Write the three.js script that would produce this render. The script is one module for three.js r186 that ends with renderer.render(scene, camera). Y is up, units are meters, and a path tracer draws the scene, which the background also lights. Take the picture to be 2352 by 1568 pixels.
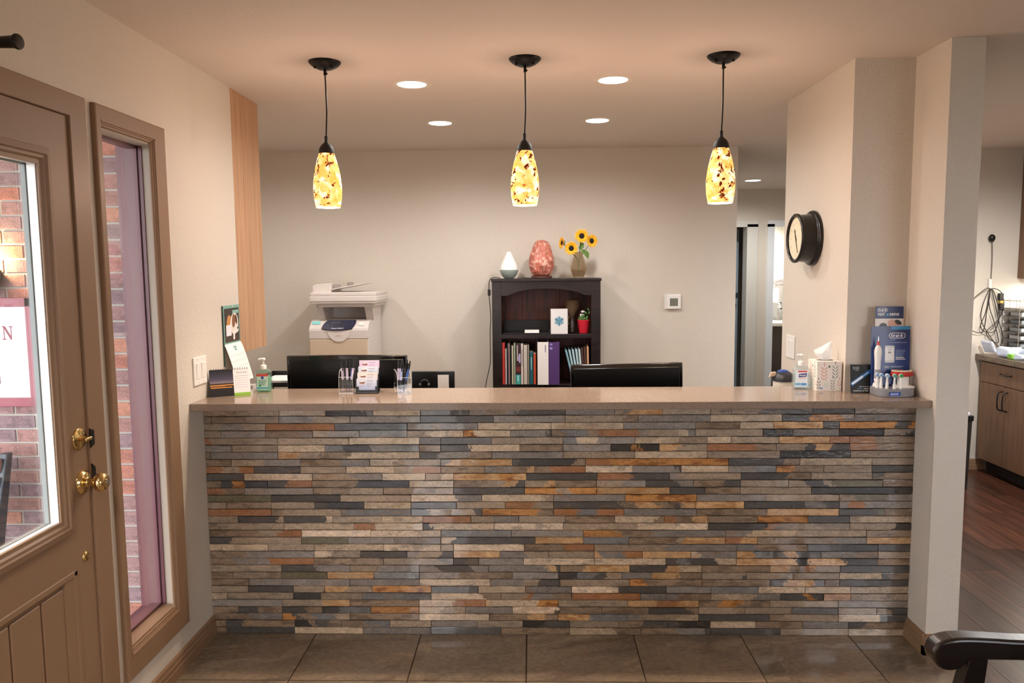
import * as THREE from 'three';
import { RoundedBoxGeometry } from 'three/addons/geometries/RoundedBoxGeometry.js';
import { mergeGeometries, mergeVertices, toCreasedNormals } from 'three/addons/utils/BufferGeometryUtils.js';
import { RectAreaLightUniformsLib } from 'three/addons/lights/RectAreaLightUniformsLib.js';

// ───────────────────────── camera, sky, exposure
RectAreaLightUniformsLib.init();
const scene = new THREE.Scene();
const V = (x, y, z) => new THREE.Vector3(x, y, z);
const camera = new THREE.PerspectiveCamera(2 * Math.atan(784 / 1731.7) * 180 / Math.PI, 2352 / 1568, 0.05, 60);
camera.position.set(0, 1.5817, 3.143);
camera.quaternion.setFromRotationMatrix(new THREE.Matrix4().makeBasis(
  V(0.99962747, -0.00918407, -0.02570156), V(0.00668767, 0.99539901, -0.09558293), V(0.02646115, 0.09537543, 0.99508961)));
scene.add(camera);
const renderer = new THREE.WebGLRenderer({ antialias: true });
renderer.toneMapping = THREE.LinearToneMapping;
renderer.toneMappingExposure = 1.0;
renderer.shadowMap.enabled = true;
renderer.shadowMap.type = THREE.PCFSoftShadowMap;
scene.background = new THREE.Color().setRGB(0.94, 0.94, 0.98);
scene.backgroundIntensity = 11.0;

// light levels of the fittings (each light is made by the fitting's own builder below)
const CAN = { color: [0.98, 0.95, 0.92], cd: 4.7 };
const PENDANT = { color: [1.0, 0.66, 0.50], cd: 0.085, downCd: 2.2 };

const XL = -1.4071, XR = 1.5994, H = 2.44, CT = 1.0435, ZB = -2.382, ZF = 4.2;

// ───────────────────────── helpers
let seed = 20240611;
const rnd = () => { seed = (seed + 0x6D2B79F5) | 0; let t = Math.imul(seed ^ (seed >>> 15), 1 | seed); t = (t + Math.imul(t ^ (t >>> 7), 61 | t)) ^ t; return ((t ^ (t >>> 14)) >>> 0) / 4294967296; };
const rr = (a, b) => a + (b - a) * rnd();
const hash = (x, y, s) => { let h = Math.imul(x, 374761393) ^ Math.imul(y, 668265263) ^ Math.imul(s + 11, 1274126177); h = Math.imul(h ^ (h >>> 13), 1103515245); return ((h ^ (h >>> 16)) >>> 0) / 4294967296; };
const mod = (a, n) => ((a % n) + n) % n;
function vn(x, y, s, p = 0) {
  const xi = Math.floor(x), yi = Math.floor(y), fx = x - xi, fy = y - yi, u = fx * fx * (3 - 2 * fx), v = fy * fy * (3 - 2 * fy);
  const w = p ? (a) => mod(a, p) : (a) => a;
  const a = hash(w(xi), w(yi), s), b = hash(w(xi + 1), w(yi), s), c = hash(w(xi), w(yi + 1), s), d = hash(w(xi + 1), w(yi + 1), s);
  return a + (b - a) * u + (c - a) * v + (a - b - c + d) * u * v;
}
function fbm(x, y, s, o = 4, p = 0) { let t = 0, a = 0.5, n = 0; for (let i = 0; i < o; i++) { t += a * vn(x, y, s + i * 17, p); n += a; a *= 0.5; x *= 2; y *= 2; p *= 2; } return t / n; }
const mix = (a, b, t) => a + (b - a) * t, clamp = (x, a = 0, b = 1) => Math.min(b, Math.max(a, x));
const smooth = (a, b, x) => { const t = clamp((x - a) / (b - a)); return t * t * (3 - 2 * t); };
function dataTex(w, h, fn, srgb = true, rep = true) {       // fn(u, v, x, y) -> [r, g, b] 0..1 (v up)
  const d = new Uint8Array(w * h * 4);
  for (let y = 0; y < h; y++) for (let x = 0; x < w; x++) {
    const c = fn(x / w, y / h, x, y), k = (y * w + x) * 4;
    d[k] = clamp(c[0]) * 255; d[k + 1] = clamp(c[1]) * 255; d[k + 2] = clamp(c[2]) * 255; d[k + 3] = 255;
  }
  const t = new THREE.DataTexture(d, w, h);
  t.magFilter = THREE.LinearFilter; t.minFilter = THREE.LinearMipmapLinearFilter; t.generateMipmaps = true;
  if (rep) t.wrapS = t.wrapT = THREE.RepeatWrapping;
  if (srgb) t.colorSpace = THREE.SRGBColorSpace;
  t.needsUpdate = true; return t;
}
const rep = (t, u, v = u) => { const c = t.clone(); c.repeat.set(u, v); c.needsUpdate = true; return c; };
function art(w, h, draw) {                                   // flat print
  const c = document.createElement('canvas'); c.width = w; c.height = h; const g = c.getContext('2d'); draw(g, w, h);
  const t = new THREE.CanvasTexture(c); t.colorSpace = THREE.SRGBColorSpace; return t;
}
const mat = (color, roughness = 0.6, o = {}) => new THREE.MeshStandardMaterial({ color, roughness, ...o });
const phys = (color, roughness, o) => new THREE.MeshPhysicalMaterial({ color, roughness, ...o });
function mUV(g) {                                            // uv in metres, by the side each face looks to
  g = g.index ? g.toNonIndexed() : g; const p = g.attributes.position, n = p.count, uv = new Float32Array(n * 2);
  const a = V(), b = V(), c = V(), m = V();
  for (let i = 0; i < n; i += 3) {
    a.fromBufferAttribute(p, i); b.fromBufferAttribute(p, i + 1); c.fromBufferAttribute(p, i + 2);
    m.crossVectors(b.clone().sub(a), c.clone().sub(a)); const x = Math.abs(m.x), y = Math.abs(m.y), z = Math.abs(m.z);
    [a, b, c].forEach((q, k) => { const j = (i + k) * 2; if (x >= y && x >= z) { uv[j] = q.z; uv[j + 1] = q.y; } else if (y >= z) { uv[j] = q.x; uv[j + 1] = q.z; } else { uv[j] = q.x; uv[j + 1] = q.y; } });
  }
  g.setAttribute('uv', new THREE.BufferAttribute(uv, 2)); return g;
}
const strip = (g) => { g = g.index ? g.toNonIndexed() : g.clone(); for (const k of Object.keys(g.attributes)) if (!['position', 'normal', 'uv'].includes(k)) g.deleteAttribute(k); return g; };
const merge = (...gs) => mergeGeometries(gs.flat().map(strip));
// boxes given by their bounds
function bx(x0, x1, y0, y1, z0, z1, r = 0) {
  const w = Math.abs(x1 - x0), h = Math.abs(y1 - y0), d = Math.abs(z1 - z0);
  const g = r ? new RoundedBoxGeometry(w, h, d, 2, Math.min(r, w / 2.01, h / 2.01, d / 2.01)) : new THREE.BoxGeometry(w, h, d);
  g.translate((x0 + x1) / 2, (y0 + y1) / 2, (z0 + z1) / 2); return mUV(g);
}
const lathe = (pts, seg = 32) => new THREE.LatheGeometry(pts.map(([r, y]) => new THREE.Vector2(r, y)), seg);
const cyl = (r0, r1, h, seg = 24) => new THREE.CylinderGeometry(r0, r1, h, seg);
const tube = (pts, r, rad = 8, n = 0, closed = false) => new THREE.TubeGeometry(new THREE.CatmullRomCurve3(pts.map((q) => V(...q)), closed), n || pts.length * 8, r, rad, closed);
function ext(pts, depth, bev = 0) {
  const s = pts instanceof THREE.Shape ? pts : new THREE.Shape(pts.map(([x, y]) => new THREE.Vector2(x, y)));
  return new THREE.ExtrudeGeometry(s, { depth, curveSegments: 16, bevelEnabled: bev > 0, bevelSize: bev, bevelThickness: bev, bevelSegments: 2, bevelOffset: -bev });
}
const used = {};
const numbered = (n) => { const k = used[n] = (used[n] ?? -1) + 1; return k ? n + '_' + String(k).padStart(3, '0') : n; };
const lit = (o) => { o.castShadow = true; o.receiveShadow = true; return o; };
function part(name, geo, m, parent, pos, rot) { const o = lit(new THREE.Mesh(geo, m)); o.name = name; if (pos) o.position.set(...pos); if (rot) o.rotation.set(...rot); parent.add(o); return o; }
function tag(o, label, category, group, kind) { if (label) o.userData.label = label; if (category) o.userData.category = category; if (group) o.userData.group = group; if (kind) o.userData.kind = kind; return o; }
function thing(name, label, category, pos = [0, 0, 0], ry = 0, group) { const o = new THREE.Group(); o.name = numbered(name); o.position.set(...pos); o.rotation.y = ry; scene.add(o); return tag(o, label, category, group); }
function solo(name, geo, m, label, category, pos, rot, group) { const o = part(numbered(name), geo, m, scene, pos, rot); return tag(o, label, category, group); }
function struct(name, geo, m, label, category) { const o = geo ? part(name, geo, m, scene) : new THREE.Group(); if (!geo) { o.name = name; scene.add(o); } return tag(o, label, category, null, 'structure'); }
function uvRect(g, ax, ay) {                                  // 0..1 uv over the bounding box along two axes
  g = g.index ? g.toNonIndexed() : g; g.computeBoundingBox(); const b = g.boundingBox, p = g.attributes.position, uv = new Float32Array(p.count * 2), I = { x: 0, y: 1, z: 2 };
  for (let i = 0; i < p.count; i++) { const q = [p.getX(i), p.getY(i), p.getZ(i)], f = (s) => { const neg = s[0] === '-', k = s[s.length - 1], t = (q[I[k]] - b.min[k]) / (b.max[k] - b.min[k]); return neg ? 1 - t : t; }; uv[i * 2] = f(ax); uv[i * 2 + 1] = f(ay); }
  g.setAttribute('uv', new THREE.BufferAttribute(uv, 2)); return g;
}

// ───────────────────────── surfaces
const peel = dataTex(256, 256, (u, v) => { const n = smooth(0.42, 0.68, fbm(u * 26, v * 26, 3, 3, 26)); return [n, n, n]; }, false);
const wallM = mat(new THREE.Color().setRGB(0.665, 0.605, 0.525), 0.5, { bumpMap: rep(peel, 5.5), bumpScale: 0.00045 });
const ceilM = mat(new THREE.Color().setRGB(0.665, 0.575, 0.50), 0.8, { bumpMap: rep(peel, 5), bumpScale: 0.0003 });
const trimM = mat(new THREE.Color().setRGB(0.265, 0.158, 0.090), 0.42);
const doorM = mat(new THREE.Color().setRGB(0.26, 0.158, 0.092), 0.45);
const whiteM = mat(0xe9e6e0, 0.4), blackM = mat(0x0b0b0c, 0.3), darkMetal = mat(0x15120f, 0.38, { metalness: 0.6 });
const brassM = mat(new THREE.Color().setRGB(0.72, 0.52, 0.22), 0.16, { metalness: 1 });
const glassM = phys(0xffffff, 0.02, { transmission: 1, thickness: 0, ior: 1.5 });
const chromeM = mat(0xd8d8d8, 0.15, { metalness: 1 });
const woodGrain = (seedN, base, dark, light, sx, sy) => dataTex(512, 512, (u, v) => {
  const w = fbm(u * 6, v * 2, seedN, 3, 0) * 0.6, f = fbm(u * sx + w, v * sy, seedN + 5, 4), fine = vn(u * sx * 5, v * sy * 3, seedN + 9);
  const t = clamp(f * 1.3 - 0.15), k = 0.86 + 0.28 * fine; return [0, 1, 2].map((i) => mix(dark[i], mix(base[i], light[i], t), smooth(0.15, 0.5, f)) * k);
});
const oakT = woodGrain(41, [0.72, 0.555, 0.42], [0.62, 0.46, 0.34], [0.77, 0.61, 0.47], 150, 3);
const oakM = mat(0xffffff, 0.5, { map: rep(oakT, 1.6, 0.7) });
const greyOakM = mat(new THREE.Color().setRGB(0.36, 0.335, 0.32), 0.5, { map: rep(oakT, 1.6, 1.0) });
const plankT = dataTex(1024, 512, (u, v) => {                 // u along the plank
  const w = fbm(u * 3, v * 5, 71, 3), f = fbm(u * 4 + w, v * 46 + w * 5, 73, 4), g = fbm(u * 9, v * 130, 79, 3), k = 0.55 + 0.85 * f, q = 0.75 + 0.5 * g;
  return [0.27 * k * q, 0.165 * k * q, 0.125 * k * q];
});
const plankM = [0, 1, 2, 3].map((i) => mat(new THREE.Color().setRGB([1, 0.7, 0.85, 1.25][i], [1, 0.7, 0.8, 1.2][i], [1, 0.72, 0.8, 1.15][i]), 0.3, { map: plankT }));
const tileT = dataTex(1024, 1024, (u, v) => {
  const w = fbm(u * 4, v * 4, 101, 4, 4), st = fbm(u * 5 + w * 1.6, v * 22 + w * 5 + u * 6, 103, 4), fine = fbm(u * 90, v * 120, 107, 2), big = fbm(u * 3, v * 3, 109, 3, 3);
  const vein = smooth(0.60, 0.72, st) * 0.10 - smooth(0.40, 0.26, st) * 0.10; const k = 0.84 + 0.30 * (big - 0.5) + vein + (fine - 0.5) * 0.16;
  return [0.60 * k, 0.53 * k, 0.455 * k];
});
const tileM = [0, 1, 2].map((i) => mat(new THREE.Color().setScalar([1, 0.92, 1.06][i]), 0.11, { map: tileT, bumpMap: tileT, bumpScale: 0.0004 }));
const groutM = mat(0x4a3f36, 0.9);

// ───────────────────────── the room
const floor = struct('floor', bx(-1.42, 1.66, -0.12, -0.006, -0.3, ZF, 0), groutM, 'brown stone-look floor tiles in front of the reception counter', 'floor');
{
  const cache = {};
  const xs = [-1.415]; for (let x = -1.414 ; x < 1.66; x += 0.461) xs.push(x); 
  const gx = [-1.42, -0.953, -0.492, -0.031, 0.430, 0.891, 1.352, 1.66], gz = [-0.2]; for (let z = -0.086; z < ZF; z += 0.461) gz.push(z); gz.push(ZF);
  let n = 0;
  for (let i = 0; i < gx.length - 1; i++) for (let j = 0; j < gz.length - 1; j++) {
    const w = gx[i + 1] - gx[i] - 0.005, d = gz[j + 1] - gz[j] - 0.005; if (d < 0.02) continue;
    const g = bx(-w / 2, w / 2, -0.02, 0, -d / 2, d / 2, 0); const ou = hash(i, j, 5), ov = hash(i, j, 6), uv = g.attributes.uv;
    for (let k = 0; k < uv.count; k++) uv.setXY(k, uv.getX(k) * 0.8 + ou, uv.getY(k) * 0.8 + ov);
    part('tile', g, tileM[n++ % 3], floor, [(gx[i] + gx[i + 1]) / 2, 0, (gz[j] + gz[j + 1]) / 2]);
  }
}
const woodFloor = struct('floor_wood', merge(bx(1.66, 5.1, -0.12, -0.012, -2.7, ZF), bx(1.38, 3.7, -0.12, -0.012, -7.4, -2.7)), mat(0x2a170f, 0.5), 'dark walnut plank floor in the side room', 'floor');
for (let i = 0; i < 23; i++) {
  let z = -2.7 - hash(i, 1, 9) * 1.1;
  for (let k = 0; z < ZF; k++) {
    const x0 = 1.662 + i * 0.15, L = 1.22, z0 = Math.max(z, -2.69), z1 = Math.min(z + L, ZF); z += L; if (z1 - z0 < 0.05) continue;
    const g = bx(-0.0742, 0.0742, -0.012, 0, -(z1 - z0) / 2 + 0.0008, (z1 - z0) / 2 - 0.0008), p = g.attributes.position, uv = g.attributes.uv, ou = hash(i, k, 21), ov = hash(i, k, 22);
    for (let q = 0; q < uv.count; q++) uv.setXY(q, p.getZ(q) * 0.7 + ou, p.getX(q) * 1.6 + ov);
    part('plank', g, plankM[Math.floor(hash(i, k, 23) * 4)], woodFloor, [x0 + 0.075, 0, (z0 + z1) / 2]);
  }
}
struct('floor_office', bx(-2.7, 1.66, -0.12, 0, -2.7, -0.3), mat(new THREE.Color().setRGB(0.60, 0.53, 0.45), 0.9, { bumpMap: rep(peel, 12), bumpScale: 0.001 }), 'light tan office floor behind the counter', 'floor');
struct('ceiling', merge(bx(-2.73, 5.1, H, H + 0.12, -7.5, ZF + 0.1)), ceilM, 'smooth beige ceiling over lobby and office', 'ceiling');

// left wall with the openings of door and sidelight
struct('wall_left', merge(
  bx(-1.537, XL, 0, H, -0.446, 0.31), bx(-1.537, XL, 0, 0.27, 0.31, 0.66), bx(-1.537, XL, 2.06, H, 0.31, 0.66), bx(-1.537, XL, 0, H, 0.66, 0.835),
  bx(-1.537, XL, 2.075, H, 0.835, 1.79), bx(-1.537, XL, 0, H, 1.79, ZF)), wallM, 'peach-lit textured wall with entrance door and sidelight', 'wall');
struct('wall_back', bx(-2.7, 1.4807, 0, H, ZB - 0.1, ZB), wallM, 'cream wall behind copier and bookcase', 'wall');
struct('wall_right', bx(1.3486, 1.728, 0, H, -0.944, -0.1167), wallM, 'wall block carrying the round clock', 'wall');
struct('wall_pillar', bx(XR, 1.728, 0, H, -0.1167, 0.1479), wallM, 'narrow pillar at the right end of the counter', 'wall');
struct('wall_office', merge(bx(-2.7, -1.537, -0.12, H, -0.446, -0.39), bx(-2.73, -2.6, 0, H, -2.48, -0.39)), wallM, 'office side wall behind the wood upper cabinet', 'wall');
struct('wall_front', merge(bx(-1.537, -1.32, 0, H, ZF, ZF + 0.12), bx(-0.62, 2.2, 0, H, ZF, ZF + 0.12), bx(4.0, 4.2, 0, H, ZF, ZF + 0.12), bx(2.2, 4.0, 0, 0.8, ZF, ZF + 0.12), bx(2.2, 4.0, 2.15, H, ZF, ZF + 0.12), bx(-1.32, -0.62, 2.05, H, ZF, ZF + 0.12)), wallM, 'lobby wall with glazed door and wide window behind the viewer', 'wall');
struct('wall_side', bx(4.05, 4.2, 0, H, -2.8, ZF), wallM, 'far right wall behind the base cabinets', 'wall');
struct('wall_rear', bx(2.2, 4.2, 0, H, -2.8, -2.7), wallM, 'cream wall with hanging cable in the side room', 'wall');
struct('wall_hall', bx(1.38, 1.4807, 0, H, -7.4, -2.48), wallM, 'left wall of the corridor', 'wall');
struct('wall_corridor', merge(bx(1.4807, 1.75, 0, H, -5.62, -5.5), bx(2.50, 2.70, 0, H, -5.62, -5.5), bx(3.45, 3.5, 0, H, -5.62, -5.5), bx(1.75, 2.50, 2.06, H, -5.62, -5.5), bx(2.70, 3.45, 2.06, H, -5.62, -5.5)), wallM, 'corridor end wall with two doorways', 'wall');
struct('wall_corridor_right', bx(3.5, 3.62, 0, H, -7.4, -2.8), wallM, 'right wall of the corridor', 'wall');
struct('wall_divider', bx(2.56, 2.64, 0, H, -7.4, -5.62), wallM, 'divider between the rooms past the corridor', 'wall');
struct('wall_store', bx(1.4807, 2.64, 0, H, -7.5, -7.4), wallM, 'end wall of the dark room past the corridor', 'wall');
// the bright room at the end of the corridor has a window in its end wall
struct('wall_end', merge(bx(2.64, 3.5, 0, 1.05, -7.5, -7.4), bx(2.64, 3.5, 2.1, H, -7.5, -7.4), bx(2.64, 2.72, 1.05, 2.1, -7.5, -7.4), bx(3.46, 3.5, 1.05, 2.1, -7.5, -7.4)), mat(0xdfe4e4, 0.6), 'pale end wall with window beyond the corridor', 'wall');

// ───────────────────────── outside the door
const mortarM = mat(0xa19e99, 0.95);
const brickSp = dataTex(256, 256, (u, v) => { const n = fbm(u * 40, v * 40, 131, 3, 40), b = fbm(u * 7, v * 7, 137, 3, 7), q = hash(Math.floor(u * 256), Math.floor(v * 256), 3), k = 0.72 + 0.35 * n + 0.3 * (b - 0.5) - (q > 0.94 ? 0.25 : 0) + (q < 0.04 ? 0.2 : 0); return [k, k, k]; });
const brickM = [[0.46, 0.20, 0.15], [0.40, 0.22, 0.20], [0.33, 0.20, 0.20], [0.50, 0.24, 0.17], [0.29, 0.20, 0.22], [0.38, 0.24, 0.24]].map((c) => mat(new THREE.Color().setRGB(c[0] * 0.95, c[1] * 0.95, c[2] * 0.95), 0.9, { map: rep(brickSp, 5), bumpMap: rep(brickSp, 5), bumpScale: 0.002 }));
function brickWall(parent, x0, x1, z, y0, rows, sd) {
  const L = 0.2, hj = 0.0095, hC = 0.0675, cache = {};
  for (let r = 0; r < rows; r++) {
    let x = x0 - (r % 2 ? L / 2 : 0) - hj / 2;
    while (x < x1 - 0.01) {
      const a = Math.max(x, x0), b = Math.min(x + L, x1); x += L + hj; if (b - a < 0.02) continue;
      const w = b - a, k = Math.round(w * 500); cache[k] ??= mUV(new RoundedBoxGeometry(w, hC - hj, 0.04, 1, 0.0025));
      part('brick', cache[k], brickM[Math.floor(hash(r, Math.round(x * 90), sd) * 6)], parent, [(a + b) / 2, y0 + r * hC + (hC - hj) / 2, z - 0.02 + 0.003 * (hash(r, Math.round(x * 70), sd + 1) - 0.5)]);
    }
  }
}
const porch = struct('wall_porch', bx(-3.1, -1.98, -0.12, 2.6, -0.39, -0.3655), mortarM, 'red brick porch wall seen through the door glass', 'wall');
brickWall(porch, -3.0, -1.98, -0.36, -0.1, 38, 3);
const pier = struct('wall_pier', bx(-1.98, -1.537, -0.12, 2.6, -0.3655, 0.0445), mortarM, 'red brick pier beside the sidelight window', 'wall');
brickWall(pier, -1.98, -1.54, 0.05, -0.1, 38, 9);
const redM = mat(new THREE.Color().setRGB(0.125, 0.04, 0.055), 0.4);
struct('floor_porch', bx(-5.5, -1.537, -0.2, -0.1, -0.4, 5.5), mat(0x77706a, 0.9), 'concrete porch floor outside the door', 'floor');
struct('ceiling_porch', bx(-5.4, -1.537, 2.6, 2.7, -0.4, 4.3), mat(0xb9b3a8, 0.8), 'porch roof soffit outside', 'ceiling');
struct('ground', bx(-30, 30, -0.4, -0.3, -20, 40), mat(0x6f6f68, 0.95), 'grey paved ground outside the building', 'ground');

// ───────────────────────── door, sidelight, trims
// a straight moulding: the profile [across, out] swept along a rectangle edge with mitred ends
function mould(len, prof, mitre0 = 0, mitre1 = 0) {           // lies along +y, width along +x, sticks out along +z
  const n = prof.length, pos = [], idx = [];
  for (const end of [0, 1]) for (const [a, o] of prof) pos.push(a, end ? len - mitre1 * a : mitre0 * a, o);
  for (let i = 0; i < n; i++) { const j = (i + 1) % n; idx.push(i, j, n + j, i, n + j, n + i); }
  const tri = THREE.ShapeUtils.triangulateShape(prof.map((p) => new THREE.Vector2(...p)), []);
  for (const [a, b, c] of tri) { idx.push(a, c, b); idx.push(n + a, n + b, n + c); }
  let g = new THREE.BufferGeometry(); g.setAttribute('position', new THREE.Float32BufferAttribute(pos, 3)); g.setIndex(idx);
  g = g.toNonIndexed(); g.computeVertexNormals(); return mUV(g);
}
const casing = (w) => [[0, 0], [0, 0.016], [0.004, 0.018], [w - 0.016, 0.018], [w - 0.013, 0.013], [w - 0.010, 0.013], [w - 0.008, 0.009], [w - 0.003, 0.009], [w, 0.004], [w, 0]];
const flatCasing = (w) => [[0, 0], [0, 0.015], [0.003, 0.018], [w - 0.002, 0.018], [w, 0.016], [w, 0]];
// map to the left wall: across -> z, along -> y, out -> +x
const onLeft = (g, flip, z, y) => { const p = g.attributes.position; for (let i = 0; i < p.count; i++) { const a = p.getX(i), l = p.getY(i), o = p.getZ(i); p.setXYZ(i, XL + o, y + l, z + (flip ? -a : a)); } g.computeVertexNormals(); return g; };
const onLeftH = (g, flip, y, z) => { const p = g.attributes.position; for (let i = 0; i < p.count; i++) { const a = p.getX(i), l = p.getY(i), o = p.getZ(i); p.setXYZ(i, XL + o, y + (flip ? -a : a), z + l); } g.computeVertexNormals(); return g; };
const doubleTrim = trimM.clone(); doubleTrim.side = THREE.DoubleSide;
{
  const t1 = struct('trim_1', null, null, 'tan casing around the entrance door', 'trim');
  part('casing', onLeft(mould(2.125, flatCasing(0.087), 0, 0.8), false, 0.763, 0), doubleTrim, t1);
  part('casing', onLeft(mould(2.125, flatCasing(0.087), 0, 0.8), true, 1.862, 0), doubleTrim, t1);
  part('casing', onLeftH(mould(1.862 - 0.763, flatCasing(0.07), 1.24, 1.24), true, 2.125, 0.763), doubleTrim, t1);
  part('jamb', merge(bx(-1.537, XL + 0.0005, 0, 2.056, 0.835, 0.849), bx(-1.537, XL + 0.0005, 0, 2.056, 1.776, 1.79), bx(-1.537, XL + 0.0005, 2.056, 2.075, 0.835, 1.79)), trimM, t1);
    part('strike_recess', merge(ext([[0, 0], [0.022, 0.008], [0.022, 0.052], [0, 0.062]], 0.004).translate(0, 0, 0).rotateY(Math.PI / 2).translate(XL + 0.0155, 1.035, 0.8505), ext([[0, 0], [0.018, 0.006], [0.018, 0.03], [0, 0.045]], 0.004).rotateY(Math.PI / 2).translate(XL + 0.0155, 0.94, 0.8505)), blackM, t1);
  const t2 = struct('trim_2', null, null, 'tan picture-frame casing around the sidelight', 'trim');
  const y0 = 0.18, y1 = 2.124, z0 = 0.25, z1 = 0.711;
  part('casing', onLeft(mould(y1 - y0, casing(0.098), 1, 0.7), false, z0, y0), doubleTrim, t2);
  part('casing', onLeft(mould(y1 - y0, casing(0.044), 2.2, 1.5), true, z1, y0), doubleTrim, t2);
  part('casing', onLeftH(mould(z1 - z0, casing(0.068), 1.4, 0.65), true, y1, z0), doubleTrim, t2);
  part('casing', onLeftH(mould(z1 - z0, casing(0.098), 1, 0.45), false, y0, z0), doubleTrim, t2);
}
{
  const w = struct('window_1', null, null, 'tall narrow sidelight window beside the entrance door', 'window');
  const jm = mat(new THREE.Color().setRGB(0.40, 0.35, 0.29), 0.6);
  part('glass', bx(-1.464, -1.460, 0.275, 2.055, 0.315, 0.655), glassM, w);
  part('jamb', bx(-1.46, XL, 0.28, 2.05, 0.31, 0.318), jm, w); part('jamb', bx(-1.46, XL, 0.28, 2.05, 0.652, 0.66), jm, w); part('head', bx(-1.46, XL, 2.05, 2.06, 0.31, 0.66), jm, w);
  part('sill', bx(-1.46, XL, 0.27, 0.282, 0.31, 0.66), trimM, w);
  part('stop', bx(-1.46, -1.448, 0.28, 2.05, 0.318, 0.322), redM, w);
  part('outer_frame', merge(bx(-1.50, -1.465, 0.27, 2.06, 0.31, 0.326), bx(-1.50, -1.465, 0.27, 2.06, 0.644, 0.66), bx(-1.50, -1.465, 2.04, 2.06, 0.31, 0.66), bx(-1.50, -1.465, 0.27, 0.29, 0.31, 0.66)), redM, w);
  part('outer_casing', merge(bx(-1.55, -1.50, 0.2, 2.13, 0.25, 0.314), bx(-1.55, -1.50, 0.2, 2.13, 0.656, 0.72), bx(-1.55, -1.50, 2.055, 2.13, 0.25, 0.72), bx(-1.55, -1.50, 0.2, 0.272, 0.25, 0.72)), redM, w);
}
{
  const d = struct('door_1', null, null, 'tan entrance door with large glass lite and brass hardware', 'door');
  const f = -1.398, bk = -1.443, z0 = 0.853, z1 = 1.772, gz0 = 1.009, gz1 = 1.62, gy0 = 0.845, gy1 = 1.897;
  part('door_slab', merge(bx(bk, f, 0.008, 2.053, z0, gz0), bx(bk, f, 0.008, 2.053, gz1, z1), bx(bk, f, gy1, 2.053, gz0, gz1), bx(bk, f, 0.68, gy0, gz0, gz1), bx(bk, f, 0.008, 0.12, gz0, gz1), bx(bk, f - 0.012, 0.12, 0.68, gz0 - 0.05, gz1 + 0.05)), doorM, d);
  // raised lite frame, mitred
  const lf = [[0, 0], [0.004, 0.012], [0.022, 0.016], [0.026, 0.010], [0.034, 0.010], [0.040, 0.004], [0.052, 0.004], [0.052, -0.006], [0, -0.002]];
  const place = (g) => { g.translate(f - XL, 0, 0); return g; }, dm = doorM.clone(); dm.side = THREE.DoubleSide;
  const oy0 = 0.797, oy1 = 1.943, oz0 = 0.958, oz1 = 1.668;
  part('lite_frame', merge(place(onLeft(mould(oy1 - oy0, lf, 1, 1), false, oz0, oy0)), place(onLeft(mould(oy1 - oy0, lf, 1, 1), true, oz1, oy0)), place(onLeftH(mould(oz1 - oz0, lf, 1, 1), false, oy0, oz0)), place(onLeftH(mould(oz1 - oz0, lf, 1, 1), true, oy1, oz0))), dm, d);
  const stopM = mat(0xf3f3f0, 0.35);
  part('glazing_stop', merge(bx(-1.424, f - 0.002, gy0, gy1, gz0, gz0 + 0.004), bx(-1.424, f - 0.002, gy0, gy1, gz1 - 0.004, gz1), bx(-1.424, f - 0.002, gy0, gy0 + 0.002, gz0, gz1), bx(-1.424, f - 0.002, gy1 - 0.004, gy1, gz0, gz1)), stopM, d);
  part('outer_stop', merge(bx(bk, -1.429, gy0, gy1, gz0, gz0 + 0.004), bx(bk, -1.429, gy0, gy1, gz1 - 0.004, gz1), bx(bk, -1.429, gy0, gy0 + 0.002, gz0, gz1), bx(bk, -1.429, gy1 - 0.009, gy1, gz0, gz1)), mat(0x6b7676, 0.5), d);
  part('glass', bx(-1.4285, -1.4245, gy0, gy1, gz0, gz1), glassM, d);
  // lower panel of upright boards in a recessed field
  for (let i = 0; i < 5; i++) part('panel_board', bx(f - 0.014, f - 0.004, 0.16 + (i % 2) * 0.0, 0.645 , 0.985 + i * 0.131, 0.985 + i * 0.131 + 0.124, 0.004), doorM, d);
  part('panel_moulding', merge(...[[0.945, 0.965, 0.12, 0.68], [1.655, 1.675, 0.12, 0.68]].map(([a, b, c, e]) => bx(f - 0.012, f + 0.003, c, e, a, b, 0.004)), bx(f - 0.012, f + 0.003, 0.66, 0.68, 0.945, 1.675, 0.004), bx(f - 0.012, f + 0.003, 0.12, 0.14, 0.945, 1.675, 0.004)), doorM, d);
  const X = (g) => g.rotateZ(-Math.PI / 2);
  const rose = (r) => [[0, 0.012], [r * 0.45, 0.012], [r * 0.5, 0.009], [r * 0.72, 0.009], [r * 0.76, 0.006], [r * 0.9, 0.006], [r, 0.003], [r, 0]];
  const db = part('deadbolt', X(lathe(rose(0.034), 40)), brassM, d, [f, 1.074, 0.895]);
  part('thumb_turn', merge(new RoundedBoxGeometry(0.024, 0.012, 0.034, 3, 0.005).translate(0.024, 0, 0), X(cyl(0.007, 0.009, 0.014)).translate(0.014, 0, 0)), brassM, db);
  const kn = part('door_knob', X(lathe([[0.037, 0], [0.037, 0.004], [0.03, 0.009], [0.028, 0.013], [0.016, 0.016], [0.012, 0.02], [0.011, 0.036], [0.016, 0.041], [0.026, 0.047], [0.030, 0.058], [0.029, 0.066], [0.022, 0.074], [0.013, 0.077], [0.012, 0.0755], [0, 0.0755]], 40)), brassM, d, [f, 0.936, 0.888]);
  part('lock_core', merge(X(cyl(0.009, 0.009, 0.004)), bx(0.001, 0.004, -0.006, 0.006, -0.0015, 0.0015)), chromeM, kn, [0.0775, 0, 0]);
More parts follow.
